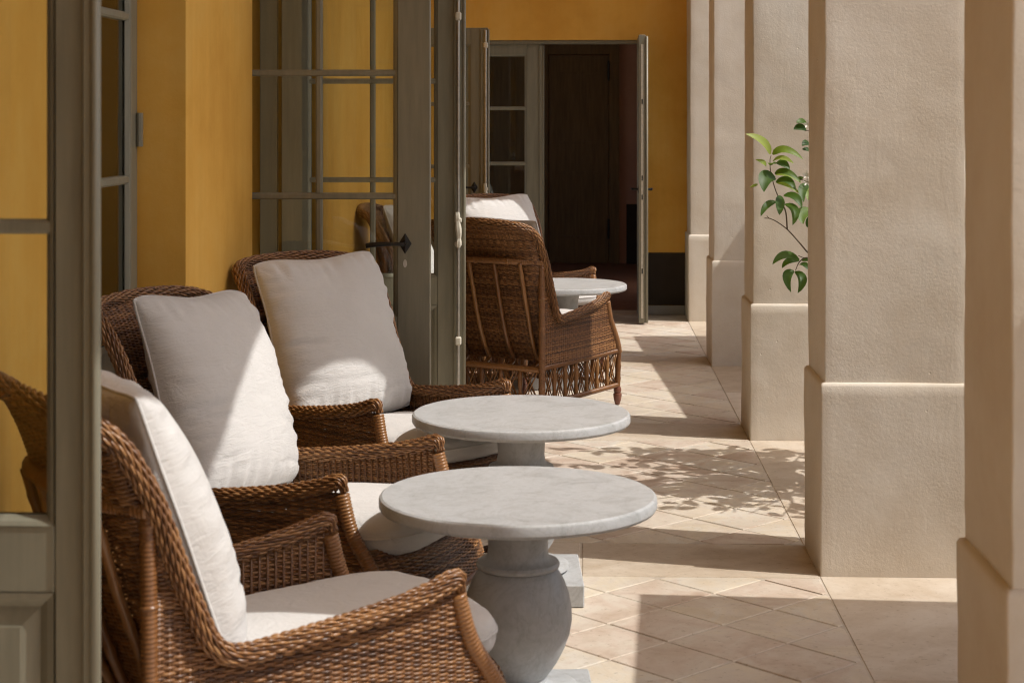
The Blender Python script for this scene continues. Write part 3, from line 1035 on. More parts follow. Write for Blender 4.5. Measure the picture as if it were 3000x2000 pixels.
# ------------------------------------------------------------------ wicker armchair
def strand(mbx, P, Nrm, r, tint, hgt=1.35):
    """one weaving strand: P path (n,3), Nrm outward normals (n,3), flattened diamond section"""
    n = len(P)
    if n < 3:
        return
    T = np.gradient(P, axis=0)
    T /= np.linalg.norm(T, axis=1)[:, None]
    B = np.cross(T, Nrm)
    B /= np.linalg.norm(B, axis=1)[:, None] + 1e-12
    V = np.stack([P + Nrm * r * 0.85, P + B * r * hgt, P - Nrm * r * 0.85, P - B * r * hgt], 1).reshape(-1, 3)
    i = np.arange(n - 1)[:, None]
    j = np.arange(4)[None, :]
    j2 = (j + 1) % 4
    q = np.stack([i * 4 + j, i * 4 + j2, (i + 1) * 4 + j2, (i + 1) * 4 + j], -1).reshape(-1, 4)
    mbx.quads(V, q, tint)

RIM = [(.318, .300, .605), (.323, .283, .634), (.328, .22, .617), (.330, .148, .600), (.331, .05, .584), (.332, -.05, .571), (.332, -.15, .560), (.332, -.235, .556), (.332, -.284, .585),
       (.332, -.316, .645), (.332, -.358, .750), (.332, -.402, .870), (.330, -.440, .945), (.325, -.480, 1.005), (.310, -.525, 1.042), (.275, -.565, 1.062), (.20, -.592, 1.074), (.10, -.604, 1.080), (0, -.608, 1.082)]
rim_full = RIM + [(-x, y, z) for x, y, z in RIM[-2::-1]]
rim_half = spline(RIM, 400)
STEP = 0.0046
STAKE = 0.0215

BP_Z = [.30, .40, .5, .6, .75, .87, .95, 1.0, 1.035, 1.06, 1.078, 1.09]
BP_Y = [-.27, -.332, -.380, -.415, -.458, -.492, -.518, -.540, -.560, -.580, -.602, -.62]
def back_y(z):
    return float(np.interp(z, BP_Z, BP_Y))
_pz = np.linspace(.33, 1.074, 800)
_ps = np.concatenate([[0], np.cumsum(np.hypot(np.diff(_pz), np.diff([back_y(q) for q in _pz])))])
BACK_ROWS = np.interp(np.arange(0, _ps[-1], STEP), _ps, _pz)

def wing_at(z):
    """rim point on the wing at height z, from the trough upward"""
    k0 = int(np.argmin(rim_half[:300, 2]))
    seg = rim_half[k0:]
    return float(np.interp(z, seg[:, 2], seg[:, 0])), float(np.interp(z, seg[:, 2], seg[:, 1]))

def woven_row(mbx, P2, z, r, row, ampl=0.0026, phase0=0.0, zfun=None):
    """weave along the polyline P2 (n,2) at height z"""
    P2 = np.asarray(P2, float)
    s = np.concatenate([[0], np.cumsum(np.linalg.norm(np.diff(P2, axis=0), axis=1))])
    L = s[-1]
    if L < 0.02:
        return
    n = max(4, int(L / (STAKE / 4)))
    u = np.linspace(0, L, n)
    XY = np.stack([np.interp(u, s, P2[:, 0]), np.interp(u, s, P2[:, 1])], -1)
    T = np.gradient(XY, axis=0)
    T /= np.linalg.norm(T, axis=1)[:, None]
    N2 = np.stack([T[:, 1], -T[:, 0]], -1)
    w = np.sin(math.pi * (u - phase0) / STAKE) * (1 if row % 2 else -1)
    zz = np.full(n, z) + 0.0006 * np.sin(u * 31 + row * 1.7) + random.uniform(-0.0003, 0.0003)
    if zfun is not None:
        zz = zz + zfun(XY)
    P = np.column_stack([XY + N2 * (ampl * w)[:, None], zz])
    Nrm = np.column_stack([N2, np.zeros(n)])
    strand(mbx, P, Nrm, r, random.random())

def wrapped(mbx, path, r, pitch=0.0095, sides=9, ridge=0.0024, nodes=None):
    L = plen(path)
    n = max(9, int(L / (pitch / 4)))
    P = spline(path, n)
    rad = np.full(n, r)
    rad += ridge * (0.5 - 0.5 * np.cos(np.arange(n) * math.pi / 2))
    s = np.linspace(0, L, n)
    if nodes:
        for d in np.arange(nodes * 0.6, L, nodes):
            rad += 0.0035 * np.exp(-((s - d) / 0.006) ** 2)
    mbx.tube(P, rad, sides, tint=random.random())

def bamboo(mbx, path, r, nodes=0.1):
    L = plen(path)
    n = max(8, int(L / 0.012))
    P = spline(path, n)
    s = np.linspace(0, L, n)
    rad = np.full(n, r)
    for d in np.arange(nodes * 0.7, L, nodes):
        rad += 0.0028 * np.exp(-((s - d) / 0.010) ** 2)
    mbx.tube(P, rad, 8, tint=random.random())

def make_chair():
    A = empty('wicker_armchair')
    SX = 0.322
    def y_front(z):
        return float(np.interp(z, [.31, .36, .42, .48, .52, .62], [.432, .405, .368, .332, .314, .288]))
    # side panels
    for sg in (1, -1):
        w = MB()
        row = 0
        z = 0.318
        kmin = int(np.argmin(rim_half[:300, 2]))
        ztr = float(rim_half[kmin, 2])
        fr = rim_half[:kmin + 1][::-1]      # trough -> arm end
        while z < 0.70:
            open_row = z > 0.50
            r = 0.0031
            segs = []
            if z < ztr - 0.005:
                segs.append((-0.405, y_front(z)))
            else:
                wx, wy = wing_at(z)
                segs.append((-0.405, wy))
                if z < 0.622:
                    yb = float(np.interp(z, fr[:, 2], fr[:, 1]))
                    if yb < y_front(z) - 0.02:
                        segs.append((yb, y_front(z)))
            for (ya, yb) in segs:
                ny = max(8, int((yb - ya) / 0.02))
                yy = np.linspace(ya, yb, ny)
                lean = 0.010 * np.sin((yy + 0.35) * 4.2) * (1 - (z - .31) / .5)
                xx = sg * (SX + lean + 0.0)
                pl = np.column_stack([xx, yy]) if sg < 0 else np.column_stack([xx, yy])
                if sg < 0:
                    pl = pl[::-1]
                ph = (-0.405 - ya) if sg > 0 else (yb - 0.0)
                # row under the rim is more open
                pass
                woven_row(w, pl, z, r, row, phase0=ph)
            row += 1
            rim_near = 0.47 < z < 0.62
            z += STEP + (0.0017 if rim_near else 0.0)
        # upright stakes
        for y in np.arange(-0.405 + STAKE / 2, 0.42, STAKE):
            if y > -0.21:
                zt = float(np.interp(y, fr[:, 1], fr[:, 2]))
            else:
                zt = 0.69
                for zz in np.arange(.57, .70, .005):
                    if wing_at(zz)[1] < y:
                        zt = zz
                        break
            zb = .31
            if y > 0.288:
                zt = float(np.interp(y, [.288, .314, .332, .368, .405, .432], [.62, .52, .48, .42, .36, .31]))
            w.tube([(sg * SX, y, zb), (sg * SX, y, max(zb + 0.01, zt - 0.005))], 0.0035, 5, tint=0.4)
        tag(build(w, 'side_weave', 'wicker', A, True), kind='stuff')
    # back
    w = MB()
    for row, z in enumerate(BACK_ROWS):
        if z < 0.58:
            xr, yr = 0.305, -0.25
        else:
            xr, yr = wing_at(z)
            xr -= 0.012
        yb = back_y(z)
        nexp = 3.4
        xs = xr * np.sin(np.linspace(-math.pi / 2, math.pi / 2, 81))
        q = np.clip(1 - np.abs(xs / xr) ** nexp, 0, 1) ** (1 / nexp)
        yy = yr + (yb - yr) * q
        P2 = np.column_stack([xs, yy])
        s = np.concatenate([[0], np.cumsum(np.linalg.norm(np.diff(P2, axis=0), axis=1))])
        woven_row(w, P2, z, 0.0031, row, phase0=s[-1] / 2)
    # stakes of the back
    for sk in np.arange(-0.5, 0.5, STAKE):
        s0 = sk + STAKE / 2
        pts = []
        for z in list(np.arange(0.33, 1.0, 0.04)) + [1.02, 1.045, 1.062, 1.072]:
            if z < 0.58:
                xr, yr = 0.305, -0.25
            else:
                xr, yr = wing_at(z)
                xr -= 0.012
            yb = back_y(z)
            xs = xr * np.sin(np.linspace(-math.pi / 2, math.pi / 2, 81))
            q = np.clip(1 - np.abs(xs / xr) ** 3.4, 0, 1) ** (1 / 3.4)
            yy = yr + (yb - yr) * q
            s = np.concatenate([[0], np.cumsum(np.hypot(np.diff(xs), np.diff(yy)))])
            s -= s[-1] / 2
            if abs(s0) < s[-1] - 0.004:
                pts.append((np.interp(s0, s, xs), np.interp(s0, s, yy), z))
        if len(pts) > 2:
            w.tube(pts, 0.0034, 5, tint=0.4)
    tag(build(w, 'back_weave', 'wicker', A, True), kind='stuff')
    # front apron, bulging forward
    w = MB()
    z = 0.315
    row = 0
    while z < 0.445:
        xs = np.linspace(-0.318, 0.318, 60)
        bulge = float(np.interp(z, [.31, .37, .425], [.085, .105, .085]))
        yy = y_front(z) + bulge * (1 - np.abs(xs / 0.318) ** 2.6)
        woven_row(w, np.column_stack([xs, yy])[::-1], z, 0.0031, row)
        row += 1
        z += STEP
    tag(build(w, 'front_weave', 'wicker', A, True), kind='stuff')
    # braided rim
    w = MB()
    P = spline(rim_full, 520)
    L = plen(P)
    T = np.gradient(P, axis=0)
    T /= np.linalg.norm(T, axis=1)[:, None]
    ctr = np.array([0, -0.05, 0.55])
    N = np.zeros_like(P)
    nv = np.array([0, 0, 1.0])
    for i in range(len(P)):
        nv = nv - T[i] * nv.dot(T[i])
        nv /= np.linalg.norm(nv)
        N[i] = nv
    B = np.cross(T, N)
    s = np.linspace(0, L, len(P))
    taper = np.clip(np.minimum(s, L - s) / 0.03, 0.55, 1)
    NC = 18
    for k in range(NC):
        wob = np.sin(2 * math.pi * s / 0.040 + (math.pi if k % 2 else 0) + 0.5 * np.sin(s * 7 + k))
        ang = 2 * math.pi * (s / 0.9 + k / NC) + 0.05 * np.sin(s * 40 + k * 1.3)
        rr = (0.0190 + 0.0023 * wob) * taper
        Q = P + N * (np.cos(ang) * rr)[:, None] + B * (np.sin(ang) * rr)[:, None]
        w.tube(Q, (0.0034 + 0.0007 * wob) * taper, 5, tint=random.random())
    w.tube(P, 0.0165 * taper, 8, tint=0.0)
    build(w, 'braided_rim', 'wicker', A, True)
    # posts, rails, struts
    for sg in (1, -1):
        w = MB()
        wrapped(w, [(sg * .318, -.412, .10), (sg * .318, -.412, .5), (sg * .318, -.416, .87)], 0.0165, nodes=0.16)
        post = build(w, 'rear_post', 'cane', A, True)
        w = MB(); w.lathe([(.006, .001), (.013, .006), (.0205, .03), (.0245, .055), (.0235, .066), (.017, .07), (.0215, .076), (.0215, .092), (.018, .104)], 14, (sg * .318, -.412)); build(w, 'foot', 'foot', post, True, 40)
        w = MB()
        wrapped(w, [(sg * .318, .290, .60), (sg * .320, .312, .52), (sg * .320, .332, .475), (sg * .320, .368, .42), (sg * .320, .405, .355), (sg * .320, .424, .30)], 0.0195)
        build(w, 'arm_post', 'cane', A, True)
        w = MB()
        bamboo(w, [(sg * .318, .415, .10), (sg * .318, .42, .2), (sg * .318, .424, .31)], 0.0165, 0.07)
        post = build(w, 'front_leg', 'cane', A, True)
        w = MB(); w.lathe([(.006, .001), (.013, .006), (.0205, .03), (.0245, .055), (.0235, .066), (.017, .07), (.0215, .076), (.0215, .092), (.018, .104)], 14, (sg * .318, .415)); build(w, 'foot', 'foot', post, True, 40)
        for zz, rr, nm in ((.308, .0125, 'seat_rail'), (.115, .0125, 'lower_rail')):
            w = MB(); wrapped(w, [(sg * .318, -.40, zz), (sg * .322, 0, zz), (sg * .318, .408, zz)], rr); build(w, nm, 'cane', A, True)
    w = MB(); wrapped(w, [(-.33, -.418, .868), (-.2, -.498, .874), (0, -.518, .877), (.2, -.498, .874), (.33, -.418, .868)], 0.0165, nodes=0.2); build(w, 'back_rail', 'cane', A, True)
    for zz, rr, nm in ((.300, .0155, 'seat_rail'), (.115, .0125, 'lower_rail')):
        w = MB(); wrapped(w, [(-.305, -.412, zz), (0, -.412, zz), (.305, -.412, zz)], rr); build(w, nm, 'cane', A, True)
        w = MB(); wrapped(w, [(-.305, .43, zz), (-.17, .495, zz), (0, .515, zz), (.17, .495, zz), (.305, .43, zz)], rr * 0.85); build(w, nm, 'cane', A, True)
    for xx in (-.235, -.08, .08, .235):
        pts = []
        for zz in (.865, .78, .68, .58, .48, .40, .33):
            q = (1 - abs(xx / .31) ** 3.4) ** (1 / 3.4)
            base = back_y(zz)
            yr = wing_at(max(zz, .58))[1] if zz > .58 else -0.25
            pts.append((xx * (1 - 0.05 * (0.87 - zz)), yr + (base - yr) * q - 0.022, zz))
        pts.append((xx * 0.96, -0.36, .302))
        w = MB(); bamboo(w, pts, 0.0115, 0.095); build(w, 'back_strut', 'cane', A, True)
    # lattice skirt
    def skirt(p0, p1, count, bow=0.0):
        p0, p1 = np.array(p0), np.array(p1)
        cn = MB()
        d = p1 - p0
        nrm = np.array([d[1], -d[0]]) / np.hypot(*d)
        def at(t, z):
            q = p0 + d * t + nrm * bow * (1 - (2 * t - 1) ** 2)
            return (q[0], q[1], z)
        for k in range(1, count + 1):
            t = k / (count + 1)
            q = at(t, 0)
            sp = MB()
            sp.lathe([(.009, .12), (.0105, .15), (.013, .158), (.0105, .166), (.010, .19), (.0135, .215), (.0145, .24), (.011, .262), (.0135, .268), (.011, .275), (.012, .302)], 8, tint=random.random())
            build(sp, 'spindle', 'cane', A, True, 50, (q[0], q[1], 0))
        for k in range(count + 1):
            ta, tb = k / (count + 1), (k + 1) / (count + 1)
            for off in (0.0, 0.22):
                ww = tb - ta
                for (a_, b_) in ((ta + ww * off, tb - ww * off * 0.2), (ta + ww * off * 0.2, tb - ww * off)):
                    pts = [at(a_, .118), at((a_ + b_) / 2, .21), at(b_, .302)]
                    cn.tube(spline([(p[0] + nrm[0] * .004 * (1 if off else -1), p[1] + nrm[1] * .004 * (1 if off else -1), p[2]) for p in pts], 6), 0.0034, 5, tint=random.random())
                    pts = [at(b_, .118), at((a_ + b_) / 2, .21), at(a_, .302)]
                    cn.tube(spline([(p[0] - nrm[0] * .004, p[1] - nrm[1] * .004, p[2]) for p in pts], 6), 0.0034, 5, tint=random.random())
        tag(build(cn, 'skirt_canes', 'cane', A, True), kind='stuff')
    skirt((.318, -.40), (.318, .406), 6)
    skirt((-.318, .406), (-.318, -.40), 6)
    skirt((-.305, -.412), (.305, -.412), 4)
    skirt((.305, .425), (-.305, .425), 4, -0.09)
    # seat deck
    w = MB()
    n = 24
    xs = np.linspace(-.30, .30, n)
    top = [(x, .37 + .085 * (1 - abs(x / .30) ** 2.6), z) for z in (.355, .37) for x in xs]
    bot = [(x, -.285, z) for z in (.355, .37) for x in xs]
    V = top + bot
    F = []
    for k in range(n - 1):
        F += [(n + k, n + k + 1, 3 * n + k + 1, 3 * n + k)[::-1], (k, k + 1, 2 * n + k + 1, 2 * n + k), (k, k + 1, n + k + 1, n + k)]
    w.add(V, F, 0.4)
    build(w, 'seat_deck', 'wicker', A)
    return A

# ------------------------------------------------------------------ cushions
def pillow_mesh(name, W, Hh, T, seed, ear=0.02, inset=0.012, pw=0.44, n=64, wr=0.0115, sag=0.25, bow=0.0, roundc=0.10):
    """knife-edge cushion in the x-z plane, 0..Hh upward, thickness along y; returns cushion and piping meshes"""
    g = np.linspace(-1, 1, n)
    g = np.sign(g) * (1 - (1 - np.abs(g)) ** 1.35)
    U, Vv = np.meshgrid(g, g, indexing='ij')
    def outline(u, v):
        x = W / 2 * u - inset * np.sign(u) * np.abs(u) ** 2 * np.cos(math.pi / 2 * v) ** 1.0
        z = Hh / 2 * v - inset * np.sign(v) * np.abs(v) ** 2 * np.cos(math.pi / 2 * u) ** 1.0
        k = (np.abs(u) * np.abs(v)) ** 5
        x = x * (1 - 0.045 * k) + 0.005 * np.sin(v * 5 + seed)
        z = z * (1 - 0.045 * k) + 0.006 * np.sin(u * 4 + seed * 2)
        return x, z
    X, Z = outline(U, Vv)
    prof = ((1 - np.abs(U) ** 2.6) * (1 - np.abs(Vv) ** 2.6)) ** pw
    prof = prof * (1 + sag * (-Vv) * 0.5)
    thick = T / 2 * prof
    mb_ = MB()
    sides = []
    for s in (-1, 1):
        D = np.zeros_like(X)
        for i in range(n):
            for j in range(n):
                u, v = U[i, j], Vv[i, j]
                e = max(abs(u), abs(v))
                p = Vector((X[i, j] * 1.0 + seed, s * 3.1, Z[i, j]))
                big = noise.noise(p * 5.0)
                # pucker along the seams
                au, av = abs(u), abs(v)
                if au > av:
                    wv = noise.noise(Vector((Z[i, j] * 34 + seed, X[i, j] * 5, s)))
                else:
                    wv = noise.noise(Vector((X[i, j] * 34 + seed, Z[i, j] * 5, s + 7)))
                edge = math.exp(-((1 - e) / 0.22) ** 2) * (1 - e ** 14)
                cre = 0.0
                for c in range(4):
                    zc = -0.80 + 0.22 * c + 0.1 * noise.noise(Vector((seed, c, s)))
                    slope = 0.35 * noise.noise(Vector((c + seed, 3, s)))
                    dlt = v - zc - slope * u - 0.05 * noise.noise(Vector((u * 3 + seed, c, 9)))
                    cre -= math.exp(-(dlt / 0.022) ** 2) * max(0, noise.noise(Vector((u * 1.6 + seed * 2, c * 3, s * 2))) + 0.12) * 1.6
                D[i, j] = (wr * 0.9 * big + wr * 2.1 * wv * edge + wr * 1.2 * cre) * min(1, prof[i, j] * 2.2)
        Y = s * (thick * (0.5 if s < 0 else 1.12) + D)
        Y = Y + bow * (1 - Vv ** 2)
        sides.append(np.stack([X, Y, Z + Hh / 2], -1))
    i = np.arange(n - 1)[:, None]
    j = np.arange(n - 1)[None, :]
    q = np.stack([i * n + j, (i + 1) * n + j, (i + 1) * n + j + 1, i * n + j + 1], -1).reshape(-1, 4)
    mb_.quads(sides[0].reshape(-1, 3), q)
    mb_.quads(sides[1].reshape(-1, 3), q[:, ::-1])
    me = mb_.mesh(name, M['linen'], True)
    # piping follows the seam
    rim = [sides[0][k, 0] for k in range(n)] + [sides[0][n - 1, k] for k in range(1, n)] + [sides[0][k, n - 1] for k in range(n - 2, -1, -1)] + [sides[0][0, k] for k in range(n - 2, 0, -1)]
    pb = MB()
    pb.tube(np.array(rim), 0.0042, 6, closed=True)
    return me, pb.mesh(name + '_piping', M['linen'], True)

def seat_mesh(name, W, D, T, seed, n=60, wr=0.004):
    """seat cushion lying in the x-y plane, rounded towards the front (+y)"""
    g = np.linspace(-1, 1, n)
    g = np.sign(g) * (1 - (1 - np.abs(g)) ** 1.5)
    U, Vv = np.meshgrid(g, g, indexing='ij')
    yfront = 0.055 * (1 - np.abs(U) ** 2.4)
    X = W / 2 * U * (1 - 0.05 * np.clip(Vv, 0, 1) ** 6)
    Y = D / 2 * Vv + np.clip(Vv, 0, 1) ** 2 * yfront
    k = (np.abs(U) * np.abs(Vv)) ** 10
    X = X * (1 - 0.06 * k)
    Y = Y * (1 - 0.06 * k)
    prof = ((1 - np.abs(U) ** 7) * (1 - np.abs(Vv) ** 7)) ** 0.36
    dome = 0.78 + 0.22 * (1 - U ** 2) * (1 - Vv ** 2)
    mb_ = MB()
    surf = []
    for s in (1, -1):
        Zt = np.zeros_like(X)
        for i in range(n):
            for j in range(n):
                p = Vector((X[i, j] + seed, Y[i, j], s))
                e = max(abs(U[i, j]), abs(Vv[i, j]))
                wv = noise.noise(Vector((X[i, j] * 26 + seed, Y[i, j] * 26, s)))
                Zt[i, j] = wr * noise.noise(p * 6) + wr * 1.2 * wv * math.exp(-((1 - e) / 0.13) ** 2)
        Z = s * (T / 2 * prof * (dome if s > 0 else 1.0)) + Zt * np.minimum(1, prof * 1.5)
        surf.append(np.stack([X, Y, Z + T / 2], -1))
    i = np.arange(n - 1)[:, None]
    j = np.arange(n - 1)[None, :]
    q = np.stack([i * n + j, (i + 1) * n + j, (i + 1) * n + j + 1, i * n + j + 1], -1).reshape(-1, 4)
    mb_.quads(surf[0].reshape(-1, 3), q)
    mb_.quads(surf[1].reshape(-1, 3), q[:, ::-1])
    me = mb_.mesh(name, M['linen'], True)
    rim = [surf[0][k, 0] for k in range(n)] + [surf[0][n - 1, k] for k in range(1, n)] + [surf[0][k, n - 1] for k in range(n - 2, -1, -1)] + [surf[0][0, k] for k in range(n - 2, 0, -1)]
    pb = MB()
    pb.tube(np.array(rim) + np.array([0, 0, 0.001]), 0.0042, 6, closed=True)
    return me, pb.mesh(name + '_piping', M['linen'], True)

PIL = [pillow_mesh('back_pillow', 0.61, 0.655, 0.25, s) for s in (1.3, 8.7, 15.2)]
SEAT = [seat_mesh('seat_cushion', 0.575, 0.69, 0.135, s) for s in (2.2, 11.4)]

# (x, y, facing in degrees from +x, label words)
CHAIRS = [
    (-0.69, 3.91, 34, 'nearest wicker armchair, seen from its side, partly behind the blurred door', 'chair nearest the viewpoint'),
    (-0.825, 5.193, -20, 'wicker armchair facing the nearest stone table, ochre jamb behind it', 'chair in front of the ochre jamb'),
    (-0.712, 6.50, -42, 'wicker armchair standing in front of the open door with black handle', 'chair in front of the open glazed door'),
    (-0.277, 9.715, 60, 'wicker armchair seen from behind, its strutted back and lattice skirt in view', 'chair seen from behind'),
    (-0.35, 11.48, -56, 'far wicker armchair facing the viewpoint across the far table', 'far chair facing the viewpoint'),
    (-0.735, 10.64, -3, 'wicker armchair seen through the glass of the open doors', 'chair seen through the door glass'),
]
chair0 = make_chair()
for k, (x, y, fac, lab, short) in enumerate(CHAIRS):
    c = chair0 if k == 0 else copy_tree(chair0)
    c.location = (x, y, 0)
    rz = R(fac - 90)
    c.rotation_euler = (0, 0, rz)
    tag(c, lab, 'armchair', 'wicker armchairs')
    base = Matrix.Translation((x, y, 0)) @ Matrix.Rotation(rz, 4, 'Z')
    me, pm = PIL[(0, 1, 2, 0, 1, 2)[k]]
    o = put('back_pillow', me)
    tw = (0.0, -3.5, 1.5, 0, 2, -2)[k]
    o.matrix_world = base @ Matrix.Translation((0.0, -0.215, 0.478)) @ Matrix.Rotation(R(19.5), 4, 'X') @ Matrix.Rotation(R(tw), 4, 'Y')
    tag(o, 'off-white piped back pillow on the ' + short, 'pillow', 'back pillows')
    put('piping', pm, o)
    me, pm = SEAT[k % 2]
    o = put('seat_cushion', me)
    o.matrix_world = base @ Matrix.Translation((0.0, 0.09, 0.388)) @ Matrix.Rotation(R(3.2), 4, 'X')
    tag(o, 'off-white seat cushion on the ' + short, 'cushion', 'seat cushions')
    put('piping', pm, o)

# ------------------------------------------------------------------ lemon tree
TB = Vector((1.78, 7.75, 0))
tree = empty('lemon_tree', TB)
tag(tree, 'potted lemon tree with one leafy branch reaching between the pillars', 'tree')

def leaf_geo(mbx, base, mid, tip, width, nrm, tint, fold=0.25, n=8):
    b, m, t = Vector(base), Vector(mid), Vector(tip)
    nrm = Vector(nrm)
    V, F = [], []
    for i in range(n + 1):
        s = i / n
        c = b * (1 - s) ** 2 + m * 2 * s * (1 - s) + t * s * s
        d = (m - b) * 2 * (1 - s) + (t - m) * 2 * s
        d.normalize()
        side = d.cross(nrm)
        if side.length < 1e-4:
            side = Vector((1, 0, 0))
        side.normalize()
        up = side.cross(d)
        ww = width / 2 * (math.sin(math.pi * min(1, s ** 0.8 * 0.97 + 0.03)) ** 0.75)
        V += [c + side * ww + up * ww * fold, c + side * ww * 0.5 + up * ww * fold * 0.35, c, c - side * ww * 0.5 + up * ww * fold * 0.35, c - side * ww + up * ww * fold]
    for i in range(n):
        for k in range(4):
            F.append((i * 5 + k, i * 5 + k + 1, (i + 1) * 5 + k + 1, (i + 1) * 5 + k))
    mbx.add([tuple(v) for v in V], F, tint)

BRANCH_LEAVES = [
    ((-0.9481, -0.0509, 1.4753), (-0.9688, -0.0917, 1.5441), (-1.0645, -0.1156, 1.565), 0.0382, 0.97),
    ((-0.9389, -0.0505, 1.4737), (-0.8943, -0.0788, 1.5276), (-0.8076, -0.0853, 1.4518), 0.0338, 0.72),
    ((-0.9372, -0.0505, 1.4442), (-0.9075, -0.0993, 1.4792), (-0.8548, -0.1272, 1.4355), 0.0262, 0.95),
    ((-0.9209, -0.0498, 1.4409), (-0.8971, -0.0789, 1.4434), (-0.8673, -0.0877, 1.4094), 0.0360, 0.35),
    ((-0.9509, -0.051, 1.4262), (-0.9498, -0.091, 1.4463), (-0.9314, -0.1103, 1.4333), 0.0251, 0.45),
    ((-0.9661, -0.0516, 1.4234), (-0.9721, -0.0719, 1.4404), (-1.0172, -0.0737, 1.4523), 0.0218, 0.85),
    ((-0.929, -0.0501, 1.3896), (-0.8901, -0.0886, 1.4246), (-0.822, -0.1059, 1.3548), 0.0306, 0.50),
    ((-0.9219, -0.0098, 1.3838), (-0.8733, -0.0379, 1.4013), (-0.8118, -0.0455, 1.347), 0.0218, 0.90),
    ((-0.9247, -0.05, 1.3525), (-0.875, -0.098, 1.3869), (-0.8472, -0.1269, 1.3188), 0.0360, 0.35),
    ((-0.9164, -0.0096, 1.3482), (-0.8678, -0.0377, 1.3521), (-0.8199, -0.0458, 1.3006), 0.0240, 0.85),
    ((-0.9263, -0.05, 1.3716), (-0.9925, -0.1127, 1.4035), (-0.987, -0.1525, 1.3122), 0.0568, 0.30),
    ((-1.0043, -0.0531, 1.3443), (-1.021, -0.0738, 1.338), (-1.0417, -0.0746, 1.3293), 0.0109, 0.80),
    ((-0.9061, -0.0492, 1.2935), (-0.9153, -0.1296, 1.2583), (-0.9253, -0.1901, 1.2153), 0.0338, 0.25),
    ((-0.9236, -0.0499, 1.2662), (-0.9769, -0.0921, 1.2671), (-0.9974, -0.1129, 1.2042), 0.0251, 0.35),
    ((-0.8898, -0.0486, 1.2935), (-0.837, -0.0965, 1.311), (-0.8202, -0.1259, 1.24), 0.0360, 0.38),
    ((-0.8843, -0.0484, 1.2553), (-0.8208, -0.0959, 1.2459), (-0.8613, -0.1275, 1.1676), 0.0338, 0.42),
    ((-0.7765, -0.004, 1.3399), (-0.8266, -0.0561, 1.331), (-0.806, -0.0853, 1.2644), 0.0328, 0.40),
    ((-0.7711, -0.0038, 1.329), (-0.7872, -0.0445, 1.3088), (-0.7844, -0.0644, 1.2716), 0.0273, 0.80),
    ((-0.7656, -0.0036, 1.2302), (-0.8321, -0.0563, 1.222), (-0.8087, -0.0854, 1.1694), 0.0437, 0.55),
    ((-0.7519, 0.017, 1.2016), (-0.7765, -0.004, 1.1753), (-0.782, -0.0043, 1.1506), 0.0273, 0.15),
    ((-0.782, -0.0043, 1.6034), (-0.8078, -0.0353, 1.6309), (-0.8352, -0.0464, 1.6123), 0.0273, 0.45),
    ((-0.7848, -0.0044, 1.5814), (-0.8132, -0.0355, 1.6035), (-0.8472, -0.0469, 1.5829), 0.0338, 0.12),
    ((-0.7711, -0.0038, 1.521), (-0.7914, -0.0347, 1.5325), (-0.809, -0.0454, 1.5108), 0.0273, 0.12),
    ((-0.7657, 0.0164, 1.4932), (-0.782, -0.0043, 1.4963), (-0.8051, -0.0052, 1.4958), 0.0197, 0.12),
    ((-0.821, -0.0458, 1.0112), (-0.8967, -0.0989, 1.0669), (-0.9487, -0.131, 0.9968), 0.0328, 0.42),
    ((-0.8196, -0.0258, 1.0057), (-0.8811, -0.0582, 1.0202), (-0.8997, -0.069, 0.9753), 0.0240, 0.40),
    ((-0.8232, -0.0459, 0.9878), (-0.8032, -0.0852, 1.0091), (-0.7863, -0.1045, 0.9669), 0.0262, 0.14),
    ((-0.7737, -0.0239, 1.0068), (-0.7968, -0.0349, 1.0159), (-0.8092, -0.0254, 1.0041), 0.0164, 0.40),
    ((-0.845, -0.0468, 0.9621), (-0.9064, -0.0893, 0.9575), (-0.8643, -0.1076, 0.8727), 0.0338, 0.30),
    ((-0.8407, -0.0466, 0.9594), (-0.787, -0.0845, 0.9413), (-0.8361, -0.1065, 0.87), 0.0338, 0.25),
    ((-0.8063, -0.0453, 0.9348), (-0.7994, -0.055, 0.933), (-0.7916, -0.0447, 0.9283), 0.0066, 0.30),
    ((-0.8116, -0.0054, 1.3619), (-0.8189, -0.0157, 1.3677), (-0.7985, -0.0049, 1.3729), 0.0186, 0.45),
]
